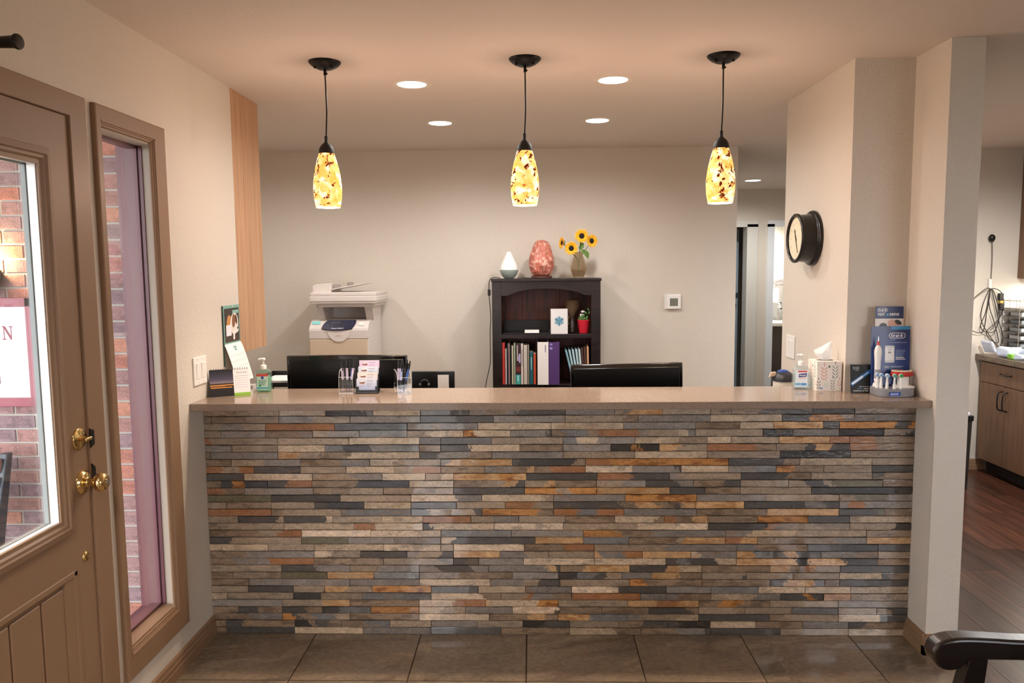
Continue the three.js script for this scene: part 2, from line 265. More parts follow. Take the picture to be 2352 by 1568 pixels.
  part('door_bolt_cover', X(lathe([[0, 0.008], [0.010, 0.007], [0.015, 0.003], [0.016, 0]], 28)), brassM, d, [f, 0.702, 0.897]);
}
{
  const w = struct('door_3', null, null, 'glazed lobby door behind the viewer', 'door');
  part('glass', bx(-1.22, -0.72, 0.12, 1.93, ZF + 0.05, ZF + 0.055), glassM, w);
  part('door_frame', merge(bx(-1.32, -1.22, 0, 2.05, ZF + 0.01, ZF + 0.1), bx(-0.72, -0.62, 0, 2.05, ZF + 0.01, ZF + 0.1), bx(-1.22, -0.72, 0, 0.12, ZF + 0.01, ZF + 0.1), bx(-1.22, -0.72, 1.93, 2.05, ZF + 0.01, ZF + 0.1)), trimM, w);
}
{
  const w = struct('window_2', null, null, 'wide lobby window behind the viewer', 'window');
  part('glass', bx(2.2, 4.0, 0.8, 2.15, ZF + 0.05, ZF + 0.055), glassM, w);
  part('frame', merge(bx(2.2, 2.25, 0.8, 2.15, ZF, ZF + 0.1), bx(3.95, 4.0, 0.8, 2.15, ZF, ZF + 0.1), bx(2.2, 4.0, 0.8, 0.85, ZF, ZF + 0.1), bx(2.2, 4.0, 2.1, 2.15, ZF, ZF + 0.1), bx(3.08, 3.12, 0.8, 2.15, ZF + 0.02, ZF + 0.09)), trimM, w);
}
// baseboards with a three-step profile
const bprof = [[0, 0], [0, 0.016], [0.040, 0.016], [0.043, 0.012], [0.046, 0.014], [0.060, 0.014], [0.063, 0.009], [0.066, 0.011], [0.079, 0.009], [0.084, 0.003], [0.084, 0]];
{
  const flat = (len) => mould(len, bprof);                    // across = height
  const run = (x0, z0, x1, z1, nx, nz) => { const L = Math.hypot(x1 - x0, z1 - z0), g = flat(L), p = g.attributes.position, dx = (x1 - x0) / L, dz = (z1 - z0) / L; for (let i = 0; i < p.count; i++) { const h = p.getX(i), l = p.getY(i), o = p.getZ(i); p.setXYZ(i, x0 + dx * l + nx * o, h, z0 + dz * l + nz * o); } g.computeVertexNormals(); return g; };
  const bm = trimM.clone(); bm.side = THREE.DoubleSide;
  struct('baseboard_left', merge(run(XL, 0.0, XL, 0.763, 1, 0), run(XL, 1.862, XL, ZF, 1, 0)), bm, 'tan stepped baseboard under the sidelight', 'baseboard');
  struct('baseboard_right', merge(run(XR, 0.0, XR, 0.1639, -1, 0), run(XR - 0.016, 0.1479, 1.744, 0.1479, 0, 1), run(1.728, 0.1639, 1.728, -0.944, 1, 0)), bm, 'tan stepped baseboard around the pillar foot', 'baseboard');
  struct('baseboard_rear', run(2.2, -2.7, 3.5, -2.7, 0, 1), bm, 'tan baseboard on the side room wall', 'baseboard');
}

// ───────────────────────── the counter
const ROWS = [
'n172/g328|g633/n814/s933|t1020/n1242|d1357/n1510/d1547|n1853|g2016/d2157|n2453|n3007|',
'n140|t327|t526|b690/s730|l932|d1138|g1198/n1296/g1344/d1547|g1753|t1810/y1953|t2155|n2243|n2363/d2578|d2753|n3007|',
'n34|n179/t325|g468/t631|g931|b993/d1243|g1545|t1793/n1853|g2155|l2454|d2570/o2703/n2752|g3007|',
't75/g168/t266|r564|b874|g984/t1018/g1175|l1486|l1791|g2093|n2279|l2419|y2625|d2693|o2917/d2981/o3007|',
't73|g265|n425/g468|t541/g669|s873|n957/l1113|o1163/l1313|g1470/d1486|n1536/s1636/n1675/r1854/g1888/t2017/l2063/g2094|t2376|k2499|g2692|k2878|n2953/g2983/k3007|',
'r20/t317|t624|l925|s1017|s1233|t1536|s1597/l1688/g1839|l2018/t2144|l2243|l2442|y2654|r2736|r2834/n3007|',
'g117|t316|l519|s597/b712/g814/s924|n1016|d1136/l1352|n1536|g1737|k1824/o1858/k1941|y2018/t2142|r2358/n2432|t2552/d2595/y2655/d2739|r2848/n3007|',
'n24|g315|y409/t498/n622/l924|d1003/g1140/n1233|g1536|t1839|l2143|t2447|k2742|t3007|',
'n112|t251/g412|n586/s710|t817/n1015|g1047/y1320|d1347/k1584/n1630|r1732/o1933|o2234|d2472/n2532|l2831|t3007|',
'r70/t138/r209|d411|t607|l814|t896/r1015|n1201|g1320/n1386/y1415|n1478/r1630|w1831|g2019/d2035|l2235|g2347/s2434|o2512/n2632|t2832|d3007|',
'd165|l461|t628/g762|l948|l1014/w1068|y1267/o1329/y1379|d1680|r1824/d1986|g2020/t2287|d2473/n2581|t2836|d2879/n3007|',
'n65|b112/o166/b265|d350/r458|n650/b877|l1068|n1200/t1284/y1333/d1372|t1456/y1496/n1678|t1794/g1886|d2020/g2088|n2214/d2286|t2487|t2556/d2638/t2664/v2880|n3007|',
'r66/n165|g463|n627/t765|n1067|d1372|o1513/t1570/o1678|y1989|d2136|n2286|t2583|k3007|',
'v280|d579|t884|w1075/g1188|l1451/t1495|g1799|o2102|g2398/t2701|n2757/v2899/g3007|',
't81|n279|t466|d513/b681|l884|d1079|t1288|r1407/t1495|d1781/n1847/y1939/n2005/d2021/n2041/y2100|y2303|d2503|d2559/g2646/d2702|g2741/r2810/g3007|',
'r278|n327/t581|s883|d959/t1154/d1188|o1429/n1495|r1601/s1680/r1795|g2103|n2399|y2701|d2858/v2893|n3007|',
't130|d304/t331|d511/l542|t755|l933|r1140|t1243/g1345|t1544|n1755|l1931/n1966|r2022/n2086/y2151|n2361|o2572|d2747|t2782/l3007|',
'n40/t330|l635|r725/l933|b962/l1240|w1535|t1848/l2022/w2152|d2396/r2444/n2501/t2748|t2938/k3007|',
'n202/t310/r405|w706|w912/l1010|s1313|g1621|o1769/n1918/g2227|g2327/l2519/t2821|n3007|',
'd96/t404|v606|g808|g1009|l1063/d1415|y1621|s1817|n2023/t2047/y2225|r2301/y2363|t2441/n2689/g2822|y3007|',
'l54|l256|t457|l761|w1008|t1063|w1368|n1539/r1669|t1976/g2276|s2359/n2575|d2721/k2871|d3007|',
'n159/g456|w519/t659|d861|g910/t1008/d1062|y1263|g1379/t1472|t1669|y1698/s1795/r1875|y2081|l2110/g2276|y2351/s2408/d2482/y2526/d2633|g2772/n2872|t3007|',
'n97/g258/r455|n759|t1007/g1062|d1171|g1365|l1670|l1974|d2024/s2071/d2189/l2275|y2527/k2575/y2731/k2871|n3007|',
't311|d458/g612|t729|g913|g994/d1142/g1213|g1467/y1499/d1521|n1627/y1820|d1977/y2024/l2128|n2418|y2501/n2571/o2615/n2715|d3007|',
'n96|t239/n310|v511|y715|s886/d913|n1316|g1514|k1596/s1672/d1716/t1787|g1922/y2025/n2129|t2305/d2318|t2517|t2714|l2892|d2925/n3007|',
'n165|g311|g608|g912|l1219|g1360/t1427/d1521|t1820|o1889/n2129|n2419|d2485/y2595/d2651|n2715|d3007|',
't162|d360|t496|y591/t706|o963|d1167|l1371|n1396/g1572|w1734/l1774|d1978|g2169|s2372|w2569|l2762|t3007|',
'l67|t358|k479|t660|s962|w1180/n1266|t1369/r1404/g1485/n1572|n1583/r1867|g2026/n2170|l2355/g2465|d2570/o2601/d2649|o2763|n2798/t3007|',
'g309|t489/y607|n910|l1059/r1198|y1211/l1422/o1514|t1812|y1939/r2026/y2117|n2210/o2298/n2422|t2713|g3007|',
'n105/d201/n308|d411/n483|d552/s697|o909|l1003/t1110|g1314|w1507/d1520|n1701|n1903|d2073/n2118|t2277/n2316|t2515|s2712|t2874|n2927/d3007|',
'n168/g307|o359/d387/n451/s537/t605|n909|w1003/l1213|n1381/y1449/n1513|y1650/s1810|g1864/t2027/l2118|d2419|n2467/t2715|l2888/d3007|',
'n61/d130/n361|k427/n454/d513/n568|n677/s779|t960|g1161|t1359|k1448/d1563|t1775|n1868/d1984|d2027/k2167|l2364|n2563|g2758|d2833/n3007|',
'n59|d359|l660|g959|d1264|n1563|l1757/n1869|n2028/g2146/d2168|d2469|t2759|l3007|'
];
const SW = 3.0065, ST = 1.0135, PITCH = ST / 32.5;
const TONE = { t: [0.585, 0.515, 0.44], g: [0.501, 0.470, 0.445], l: [0.71, 0.63, 0.535], w: [0.824, 0.737, 0.638], d: [0.295, 0.28, 0.27], b: [0.235, 0.24, 0.262], s: [0.435, 0.43, 0.428], o: [0.69, 0.485, 0.27], r: [0.575, 0.40, 0.28], n: [0.52, 0.442, 0.365], v: [0.402, 0.373, 0.291], y: [0.73, 0.585, 0.42], k: [0.182, 0.170, 0.165] };
const stones = [];
ROWS.forEach((s, k) => {
  const y1 = k ? ST - PITCH * (k - 0.5) : ST, y0 = ST - PITCH * (k + 0.5); let x = 0, st = null;
  for (const [, c, e, sep] of s.matchAll(/([a-z])(\d+)([|/])/g)) { const x1 = Math.min(+e / 1000, SW); st ??= { k, x0: x, y0, y1, tones: [] }; st.tones.push([x, x1, c]); if (sep === '|') { st.x1 = x1; stones.push(st); st = null; } x = x1; }
});
const rowStones = ROWS.map((_, k) => stones.filter((s) => s.k === k));
const slateT = dataTex(2048, 1024, (u, v) => {
  const X = u * SW, Y = v * ST, k = clamp(Math.floor((ST - Y) / PITCH + 0.5), 0, 32), row = rowStones[k]; let s = row[row.length - 1];
  for (const q of row) if (X < q.x1) { s = q; break; }
  const id = Math.round(s.x0 * 1000) + k * 4000, kind = hash(id, 3, 1), ox = hash(id, 5, 2) * 90, oy = hash(id, 7, 3) * 90;
  // tones change along ragged, often slanted lines
  const slant = (hash(id, 9, 4) - 0.5) * 2.2, wob = (fbm(X * 90 + ox, Y * 90 + oy, 5, 3) - 0.5) * 0.05 + slant * (Y - (s.y0 + s.y1) / 2);
  let c = s.tones[s.tones.length - 1][2]; for (const [, b, q] of s.tones) if (X + wob < b) { c = q; break; }
  const base = TONE[c], a = fbm(X * 28 + ox, Y * 60 + oy, 7, 4), gr = fbm(X * 160 + ox, Y * (kind < 0.35 ? 520 : 220) + oy + X * (kind > 0.7 ? 90 : 0), 11, 3), fine = hash(Math.floor(u * 2048), Math.floor(v * 1024), 13);
  let m = 0.84 + 0.26 * (a - 0.5) + 0.34 * (gr - 0.5) + 0.08 * (fine - 0.5) + 0.2 + (hash(id, 11, 6) - 0.5) * 0.16;
  let col = base.map((q) => q * m);
  const stain = fbm(X * 22 + oy, Y * 70 + ox, 17, 4);
  if (c === 'o' || c === 'r' || c === 'y' || c === 'n') { const t = smooth(0.5, 0.72, stain) * 0.75, alt = c === 'o' ? [0.48, 0.28, 0.12] : c === 'y' ? [0.66, 0.46, 0.27] : c === 'r' ? [0.60, 0.40, 0.22] : [0.40, 0.33, 0.26]; col = col.map((q, i) => mix(q, alt[i], t)); }
  else if (kind > 0.55) { const t = smooth(0.56, 0.72, stain) * 0.32, alt = hash(id, 13, 8) > 0.5 ? [0.58, 0.44, 0.31] : [0.34, 0.32, 0.31]; col = col.map((q, i) => mix(q, alt[i] * m, t)); }
  const vein = smooth(0.035, 0.0, Math.abs(fbm(X * 34 + ox * 2, Y * 90 + oy, 23, 3) - 0.5)) * (kind < 0.5 ? 0.22 : 0.08); return col.map((q) => q * (1 - vein));
}, true, false);
const slateB = dataTex(1024, 512, (u, v) => { const X = u * SW, Y = v * ST, n = 0.6 * fbm(X * 60, Y * 170, 29, 4) + 0.4 * fbm(X * 240, Y * 300, 31, 3); return [n, n, n]; }, false, false);
const slateM = phys(0xffffff, 0.34, { map: slateT, bumpMap: slateB, bumpScale: 0.0025, clearcoat: 1, clearcoatRoughness: 0.05 });
function stoneGeo(s, depth) {                                 // front face with a slightly ragged, uneven edge; joints stay open behind it
  const id = Math.round(s.x0 * 1000) + s.k * 4000, gap = 0.0007, n = Math.max(2, Math.min(7, Math.round((s.x1 - s.x0) / 0.045)));
  const pos = [], uv = [], idx = [], put = (x, y, z) => { pos.push(x, y, z); uv.push(clamp(x / SW, 0.0005, 0.9995), clamp(y / ST, 0.0005, 0.9995)); return pos.length / 3 - 1; };
  const tilt = (hash(id, 21, 1) - 0.5) * 0.0022, yaw = (hash(id, 22, 1) - 0.5) * 0.003, B = [], M = [], F = [];
  for (let i = 0; i <= n; i++) {
    const t = i / n, x = mix(s.x0 + gap, s.x1 - gap, t), e0 = hash(id, i, 31) ** 2 * 0.0013, e1 = hash(id, i, 32) ** 2 * 0.0018, ya = s.y0 + gap + e0, yb = s.y1 - gap - e1, z = depth + (t - 0.5) * yaw + (hash(id, i, 33) - 0.5) * 0.0007;
    const ins = i === 0 ? 0.0011 : i === n ? -0.0011 : 0;
    B.push([put(x, ya, 0), put(x, yb, 0)]); M.push([put(x, ya, z - 0.0013), put(x, yb, z - 0.0013)]); F.push([put(x + ins, ya + 0.0011, z - tilt), put(x + ins, yb - 0.0011, z + tilt)]);
  }
  const quad = (a, b, c, d) => idx.push(a, b, c, a, c, d);
  for (let i = 0; i < n; i++) {
    quad(F[i][0], F[i + 1][0], F[i + 1][1], F[i][1]); quad(M[i][0], M[i + 1][0], F[i + 1][0], F[i][0]); quad(F[i][1], F[i + 1][1], M[i + 1][1], M[i][1]);
    quad(B[i][0], B[i + 1][0], M[i + 1][0], M[i][0]); quad(M[i][1], M[i + 1][1], B[i + 1][1], B[i][1]);
  }
  quad(B[0][0], M[0][0], M[0][1], B[0][1]); quad(M[0][0], F[0][0], F[0][1], M[0][1]); quad(M[n][0], B[n][0], B[n][1], M[n][1]); quad(F[n][0], M[n][0], M[n][1], F[n][1]);
  let g = new THREE.BufferGeometry(); g.setAttribute('position', new THREE.Float32BufferAttribute(pos, 3)); g.setAttribute('uv', new THREE.Float32BufferAttribute(uv, 2)); g.setIndex(idx); g = g.toNonIndexed(); g.computeVertexNormals(); return g;
}
{
  const base = thing('reception_counter', 'long reception counter faced with thin stacked slate ledger stones', 'counter', [XL, 0, -0.008]);
  part('core', bx(0.001, SW - 0.001, 0, ST - 0.001, -0.1, 0.0), mat(0x2b2622, 0.95), base);
  const depthOf = (s) => 0.0062 + 0.0045 * hash(s.k, Math.round(s.x0 * 1000), 41);
  const byArea = [...stones].sort((a, b) => (b.x1 - b.x0) * (b.y1 - b.y0) - (a.x1 - a.x0) * (a.y1 - a.y0));
  byArea.slice(0, 300).forEach((s) => part('stone', stoneGeo(s, depthOf(s)), slateM, base));
  tag(part('small_stones', merge(byArea.slice(300).map((s) => stoneGeo(s, depthOf(s)))), slateM, base), 'shorter slate stones between the long ones', null, null, 'stuff');
}
const quartzT = dataTex(512, 512, (u, v, x, y) => { const n = fbm(u * 70, v * 70, 151, 3, 70), q = hash(x, y, 5), k = 0.93 + 0.14 * (n - 0.5) + (q > 0.985 ? 0.12 : 0) - (q < 0.02 ? 0.1 : 0); return [0.60 * k, 0.52 * k, 0.46 * k]; });
const quartzM = mat(0xffffff, 0.12, { map: rep(quartzT, 2.5) });
{
  // worktop: one slab, notched around the pillar step on the right
  const s = new THREE.Shape([[XL + 0.001, -0.1245], [XR - 0.001, -0.1245], [XR - 0.001, 0.1157], [1.3476, 0.1157], [1.3476, 0.266], [XL + 0.001, 0.266]].map(([x, z]) => new THREE.Vector2(x, z)));
  const g = new THREE.ExtrudeGeometry(s, { depth: 0.026, bevelEnabled: true, bevelSize: 0.002, bevelThickness: 0.002, bevelOffset: -0.002, bevelSegments: 2 }); g.rotateX(-Math.PI / 2); g.scale(1, 1, 1);
  g.translate(0, CT - 0.028, 0);
  solo('countertop', mUV(g), quartzM, 'polished taupe quartz countertop along the reception counter', 'countertop');
}

// ───────────────────────── lamps
const glow = (r, g, b, k) => new THREE.MeshStandardMaterial({ color: 0xffffff, roughness: 0.6, emissive: new THREE.Color().setRGB(r, g, b), emissiveIntensity: k });
function downlight(x, z, r, label, cd = CAN.cd, half = 1.5, color = CAN.color, group = 'recessed ceiling downlights') {
  const o = thing('recessed_downlight', label, 'downlight', [x, H, z], 0, group);
  part('trim_ring', lathe([[r * 1.0, -0.001], [r * 1.03, -0.004], [r * 1.34, -0.0035], [r * 1.37, -0.001], [r * 1.37, 0.0]], 48), mat(0xd9cdbf, 0.5), o);
  part('led_diffuser', cyl(r, r, 0.004, 48), glow(1, 0.96, 0.95, 6), o, [0, -0.001, 0]);
  const l = new THREE.SpotLight(new THREE.Color().setRGB(...color), cd, 0, half, half > 1.4 ? 0.55 : 0.9); l.position.set(0, -0.008, 0); l.target.position.set(0, -2, 0); l.shadow.radius = 3; l.castShadow = true; o.add(l); o.add(l.target); return o;
}
downlight(-0.549, -0.437, 0.067, 'recessed white downlight nearest the left pendant, with a hair of thread hanging', CAN.cd * 0.68);
downlight(0.379, -0.415, 0.067, 'recessed white downlight between middle and right pendants, nearer the counter', CAN.cd * 0.68);
downlight(-0.53, -1.37, 0.067, 'recessed white downlight above the copier side, farther from the counter', CAN.cd * 1.1);
downlight(0.389, -1.36, 0.067, 'recessed white downlight in front of the bookcase, farther from the counter', CAN.cd * 1.1);
downlight(-1.78, -1.36, 0.067, 'recessed downlight hidden behind the wood upper cabinet', CAN.cd * 0.8);
downlight(2.21, -4.54, 0.075, 'recessed white downlight in the corridor at the back', CAN.cd * 2.4);
downlight(3.0, -1.25, 0.067, 'recessed white downlight in the side room beyond the pillar', CAN.cd * 4.6);
downlight(-0.7, 2.8, 0.067, 'recessed lobby downlight nearest the viewer, out in front of the counter', CAN.cd * 4.4, 1.22, [1.0, 0.86, 0.69]);
downlight(3.05, -6.5, 0.067, 'recessed downlight in the bright room past the corridor', CAN.cd * 1.6);
solo('thread', tube([[0, 0, 0], [-0.006, -0.018, 0.01], [-0.022, -0.03, 0.02], [-0.035, -0.034, 0.03]], 0.0004, 5), mat(0xd8cdb8, 0.8), 'thin pale thread dangling from a ceiling downlight', 'thread', [-0.545, H - 0.004, -0.40]);

const shadeT = dataTex(512, 512, (u, v) => {                  // mottled amber art glass
  const w = fbm(u * 6, v * 5, 201, 3, 0), a = fbm(u * 11 + w * 2, v * 10 + w * 2, 203, 4), f = fbm(u * 24 + w * 4, v * 17 - w * 3, 207, 4), e = Math.abs(fbm(u * 15, v * 13, 209, 3) - 0.5);
  const dark = smooth(0.62, 0.72, f + 0.05 * smooth(0.35, 0.02, v)), warm = smooth(0.035, 0.005, e) * 0.5 + smooth(0.55, 0.35, a) * 0.5;
  let c = [1.0, 0.79, 0.50]; c = c.map((q, i) => mix(q, [1.0, 0.62, 0.20][i], warm)); c = c.map((q, i) => mix(q, [0.34, 0.10, 0.015][i], dark)); const pale = smooth(0.55, 0.7, a) * 0.8; return c.map((q, i) => mix(q, [1, 0.97, 0.86][i], pale * (1 - dark)));
});
shadeT.wrapS = THREE.RepeatWrapping;
function pendant(x, turn, bend, label) {
  const o = thing('pendant_lamp', label, 'pendant lamp', [x, H, -0.045], 0, 'pendant lamps over the counter');
  part('canopy', lathe([[0, -0.032], [0.012, -0.032], [0.03, -0.029], [0.05, -0.019], [0.062, -0.009], [0.066, -0.003], [0.066, 0]], 48), darkMetal, o);
  for (const a of [0.6, 2.6]) part('screw', new THREE.SphereGeometry(0.0045, 12, 8), darkMetal, o, [0.042 * Math.cos(a), -0.027, 0.042 * Math.sin(a)]);
  part('strain_relief', merge(cyl(0.0055, 0.0065, 0.022).translate(0, -0.042, 0), cyl(0.0035, 0.0035, 0.008).rotateZ(Math.PI / 2).translate(0.006, -0.047, 0)), darkMetal, o);
  part('cord', tube([[0, -0.05, 0], [bend * 0.6, -0.12, 0], [bend, -0.2, 0], [bend * 0.4 - 0.002, -0.26, 0], [-0.004, -0.31, 0]], 0.0032, 8, 40), blackM, o);
  const s = new THREE.Group(); 
  part('socket_cap', lathe([[0.0065, -0.300], [0.0065, -0.322], [0.010, -0.327], [0.022, -0.338], [0.030, -0.352], [0.0325, -0.371], [0.031, -0.372]], 40).translate(-0.004, 0, 0), mat(0x17130f, 0.6), o);
  const outer = [[0.031, -0.370], [0.037, -0.388], [0.046, -0.42], [0.0535, -0.455], [0.058, -0.49], [0.0592, -0.52], [0.0575, -0.552], [0.0535, -0.577], [0.050, -0.594]];
  const sm = new THREE.MeshStandardMaterial({ color: 0xffffff, map: shadeT, roughness: 0.12, emissive: 0xffffff, emissiveMap: shadeT, emissiveIntensity: 1.15 });
  const sh = part('lamp_shade', lathe(outer, 48).rotateY(turn), sm, o, [-0.004, 0, 0]);
  part('shade_lining', lathe([[0.050, -0.594], [0.047, -0.5935], [0.0505, -0.575], [0.0545, -0.55], [0.056, -0.52], [0.055, -0.49], [0.0505, -0.455], [0.043, -0.42], [0.034, -0.388], [0.0285, -0.372]], 40), glow(1, 0.86, 0.66, 2.2), sh);
  part('bulb', lathe([[0, -0.545], [0.016, -0.54], [0.026, -0.523], [0.029, -0.503], [0.025, -0.48], [0.014, -0.455], [0.012, -0.42], [0, -0.418]], 28), glow(1, 0.84, 0.6, 5), o, [-0.004, 0, 0]);
  const l = new THREE.PointLight(new THREE.Color().setRGB(...PENDANT.color), PENDANT.cd * 4); l.position.set(-0.004, -0.50, 0); l.shadow.radius = 2; l.castShadow = true; o.add(l);
  const d = new THREE.SpotLight(new THREE.Color().setRGB(1, 0.80, 0.58), PENDANT.downCd, 0, 0.9, 0.6); d.position.set(-0.004, -0.53, 0); d.target.position.set(-0.004, -2, 0); d.castShadow = true; o.add(d); o.add(d.target);
}
pendant(-0.848, 0.4, 0.002, 'amber mottled glass pendant lamp nearest the wood wall panel');
pendant(-0.021, 2.5, 0.001, 'amber mottled glass pendant lamp in the middle, above the counter');
pendant(0.788, 4.6, 0.0, 'amber mottled glass pendant lamp nearest the wall clock');

// black fitting in the top corner over the door
{
  const o = thing('spot_lamp', 'black cylinder lamp head with flared end over the door', 'lamp', [-1.29, 2.166, 1.205], -0.05);
  part('lamp_head', lathe([[0, 0], [0.017, 0.0], [0.0195, 0.004], [0.0195, 0.008], [0.017, 0.012], [0.0155, 0.02], [0.0145, 0.05], [0.0145, 0.14], [0, 0.145]], 32).rotateZ(Math.PI / 2), blackM, o);
  part('stem', cyl(0.006, 0.006, 0.27).translate(-0.125, 0.135, 0), blackM, o); part('ceiling_plate', cyl(0.045, 0.045, 0.012).translate(-0.125, 0.268, 0), blackM, o);
}

// ───────────────────────── on the left: cabinet, calendars, switch
{
  const o = thing('upper_cabinet', 'pale oak upper cabinet end panel beside the left wall', 'cabinet', [-1.87, 1.19, -0.624]);
  part('carcass', bx(-0.463, 0.445, 0.004, 1.25, -0.174, 0.174), oakM, o);
  part('end_panel', bx(0.445, 0.463, 0, 1.25, -0.178, 0.176, 0.0012), oakM, o);
  for (const k of [0, 1]) { const d = part('cabinet_door', bx(-0.46 + k * 0.455, -0.46 + k * 0.455 + 0.45, 0.004, 1.245, -0.196, -0.176, 0.0015), oakM, o); part('handle', bx(-0.006, 0.006, 0.05, 0.2, -0.225, -0.213, 0.003), blackM, d, [k ? 0.03 : -0.03, 0, 0]); }
}
function lightSwitch(label, pos, ry) {
  const o = thing('light_switch', label, 'light switch', pos, ry, 'double light switches');
  part('cover_plate', new RoundedBoxGeometry(0.122, 0.118, 0.007, 3, 0.003).translate(0, 0, 0.0035), whiteM, o);
  for (const s of [-1, 1]) { part('rocker', new RoundedBoxGeometry(0.033, 0.066, 0.008, 2, 0.002).translate(0, 0, 0.002), whiteM, o, [s * 0.024, 0, 0.0042], [0.04, 0, 0]); }
  for (const s of [-1, 1]) for (const t of [-1, 1]) part('screw', cyl(0.0025, 0.0025, 0.001, 12).rotateX(Math.PI / 2), mat(0xcfccc6, 0.4), o, [s * 0.024, t * 0.048, 0.0072]);
}
lightSwitch('white double light switch beside the desk calendar', [XL, 1.168, 0.018], Math.PI / 2);
lightSwitch('white double light switch under the clock', [1.3486, 1.168, -0.796], -Math.PI / 2);
{
  // wall calendar: picture page above, month page curling out below
  const o = thing('wall_calendar', 'hanging wall calendar with a dog photo, month page curling outward', 'calendar', [XL + 0.001, 1.25, -0.337], Math.PI / 2);
  const pic = art(384, 384, (g, w, h) => {
    g.fillStyle = '#7fb0a3'; g.fillRect(0, 0, w, h); g.fillStyle = '#3a332e'; g.fillRect(26, 30, w - 40, h - 44); g.fillStyle = '#8fbfb2'; g.fillRect(220, 52, 140, 34);
    g.fillStyle = '#c98f52'; g.beginPath(); g.ellipse(140, 190, 62, 92, 0, 0, 7); g.fill(); g.fillStyle = '#e9e1d6'; g.beginPath(); g.ellipse(255, 190, 95, 110, 0.25, 0, 7); g.fill();
    g.fillStyle = '#8a5a3a'; g.beginPath(); g.ellipse(240, 160, 38, 70, 0.15, 0, 7); g.fill(); g.fillStyle = '#5d3a26'; g.beginPath(); g.ellipse(300, 150, 26, 50, -0.2, 0, 7); g.fill();
    g.fillStyle = '#efe9e2'; g.beginPath(); g.ellipse(310, 250, 44, 36, 0, 0, 7); g.fill(); g.fillStyle = '#241a18'; g.beginPath(); g.ellipse(330, 240, 16, 12, 0, 0, 7); g.fill();
    g.fillStyle = '#eceaf0'; g.fillRect(62, 196, 120, 110); g.fillStyle = '#4a3730'; g.fillRect(26, 310, w - 40, 60); g.fillStyle = '#efe9e2'; g.fillRect(220, 260, 40, 90);
  });
  const mon = art(384, 384, (g, w, h) => {
    g.fillStyle = '#f4f1ec'; g.fillRect(0, 0, w, h); g.fillStyle = '#6f9d94'; g.fillRect(160, 30, 70, 16); g.fillRect(175, 50, 40, 24); g.strokeStyle = '#b9b2aa'; g.lineWidth = 2;
    for (let r = 0; r < 5; r++) { const y = 110 + r * 56; g.beginPath(); g.moveTo(20, y); g.lineTo(364, y); g.stroke(); g.fillStyle = '#8d8780'; for (let c = 0; c < 7; c++) g.fillRect(28 + c * 49, y + 8, 9, 9); }
  });
  part('picture_page', uvRect(bx(-0.096, 0.096, 0, 0.177, 0, 0.004), 'x', 'y'), mat(0xffffff, 0.45, { map: pic }), o);
  part('page_edges', bx(-0.099, -0.096, -0.1, 0.177, 0, 0.006), mat(0x2d4a45, 0.6), o);
  const g = new THREE.BufferGeometry(), n = 14, pos = [], uv = [], idx = [], th = 0.002;
  for (let i = 0; i <= n; i++) { const t = i / n, y = -t * 0.178, z = 0.005 + 0.055 * Math.pow(t, 0.8); for (const x of [-0.096, 0.096]) for (const k of [0, 1]) { pos.push(x, y, z - k * th); uv.push((x + 0.096) / 0.192, 1 - t); } }
  for (let i = 0; i < n; i++) { const a = i * 4, b = a + 4; const q = (p, r, s, t) => idx.push(p, r, s, p, s, t); q(a, b, b + 2, a + 2); q(a + 1, a + 3, b + 3, b + 1); q(a, a + 1, b + 1, b); q(a + 2, b + 2, b + 3, a + 3); }
  g.setAttribute('position', new THREE.Float32BufferAttribute(pos, 3)); g.setAttribute('uv', new THREE.Float32BufferAttribute(uv, 2)); g.setIndex(idx); g.computeVertexNormals();
  part('month_page', toCreasedNormals(g, 0.6), mat(0xffffff, 0.6, { map: mon, side: THREE.DoubleSide }), o);
  part('nail', cyl(0.004, 0.004, 0.006, 12).rotateX(Math.PI / 2), whiteM, o, [0.01, 0.172, 0.005]);
}
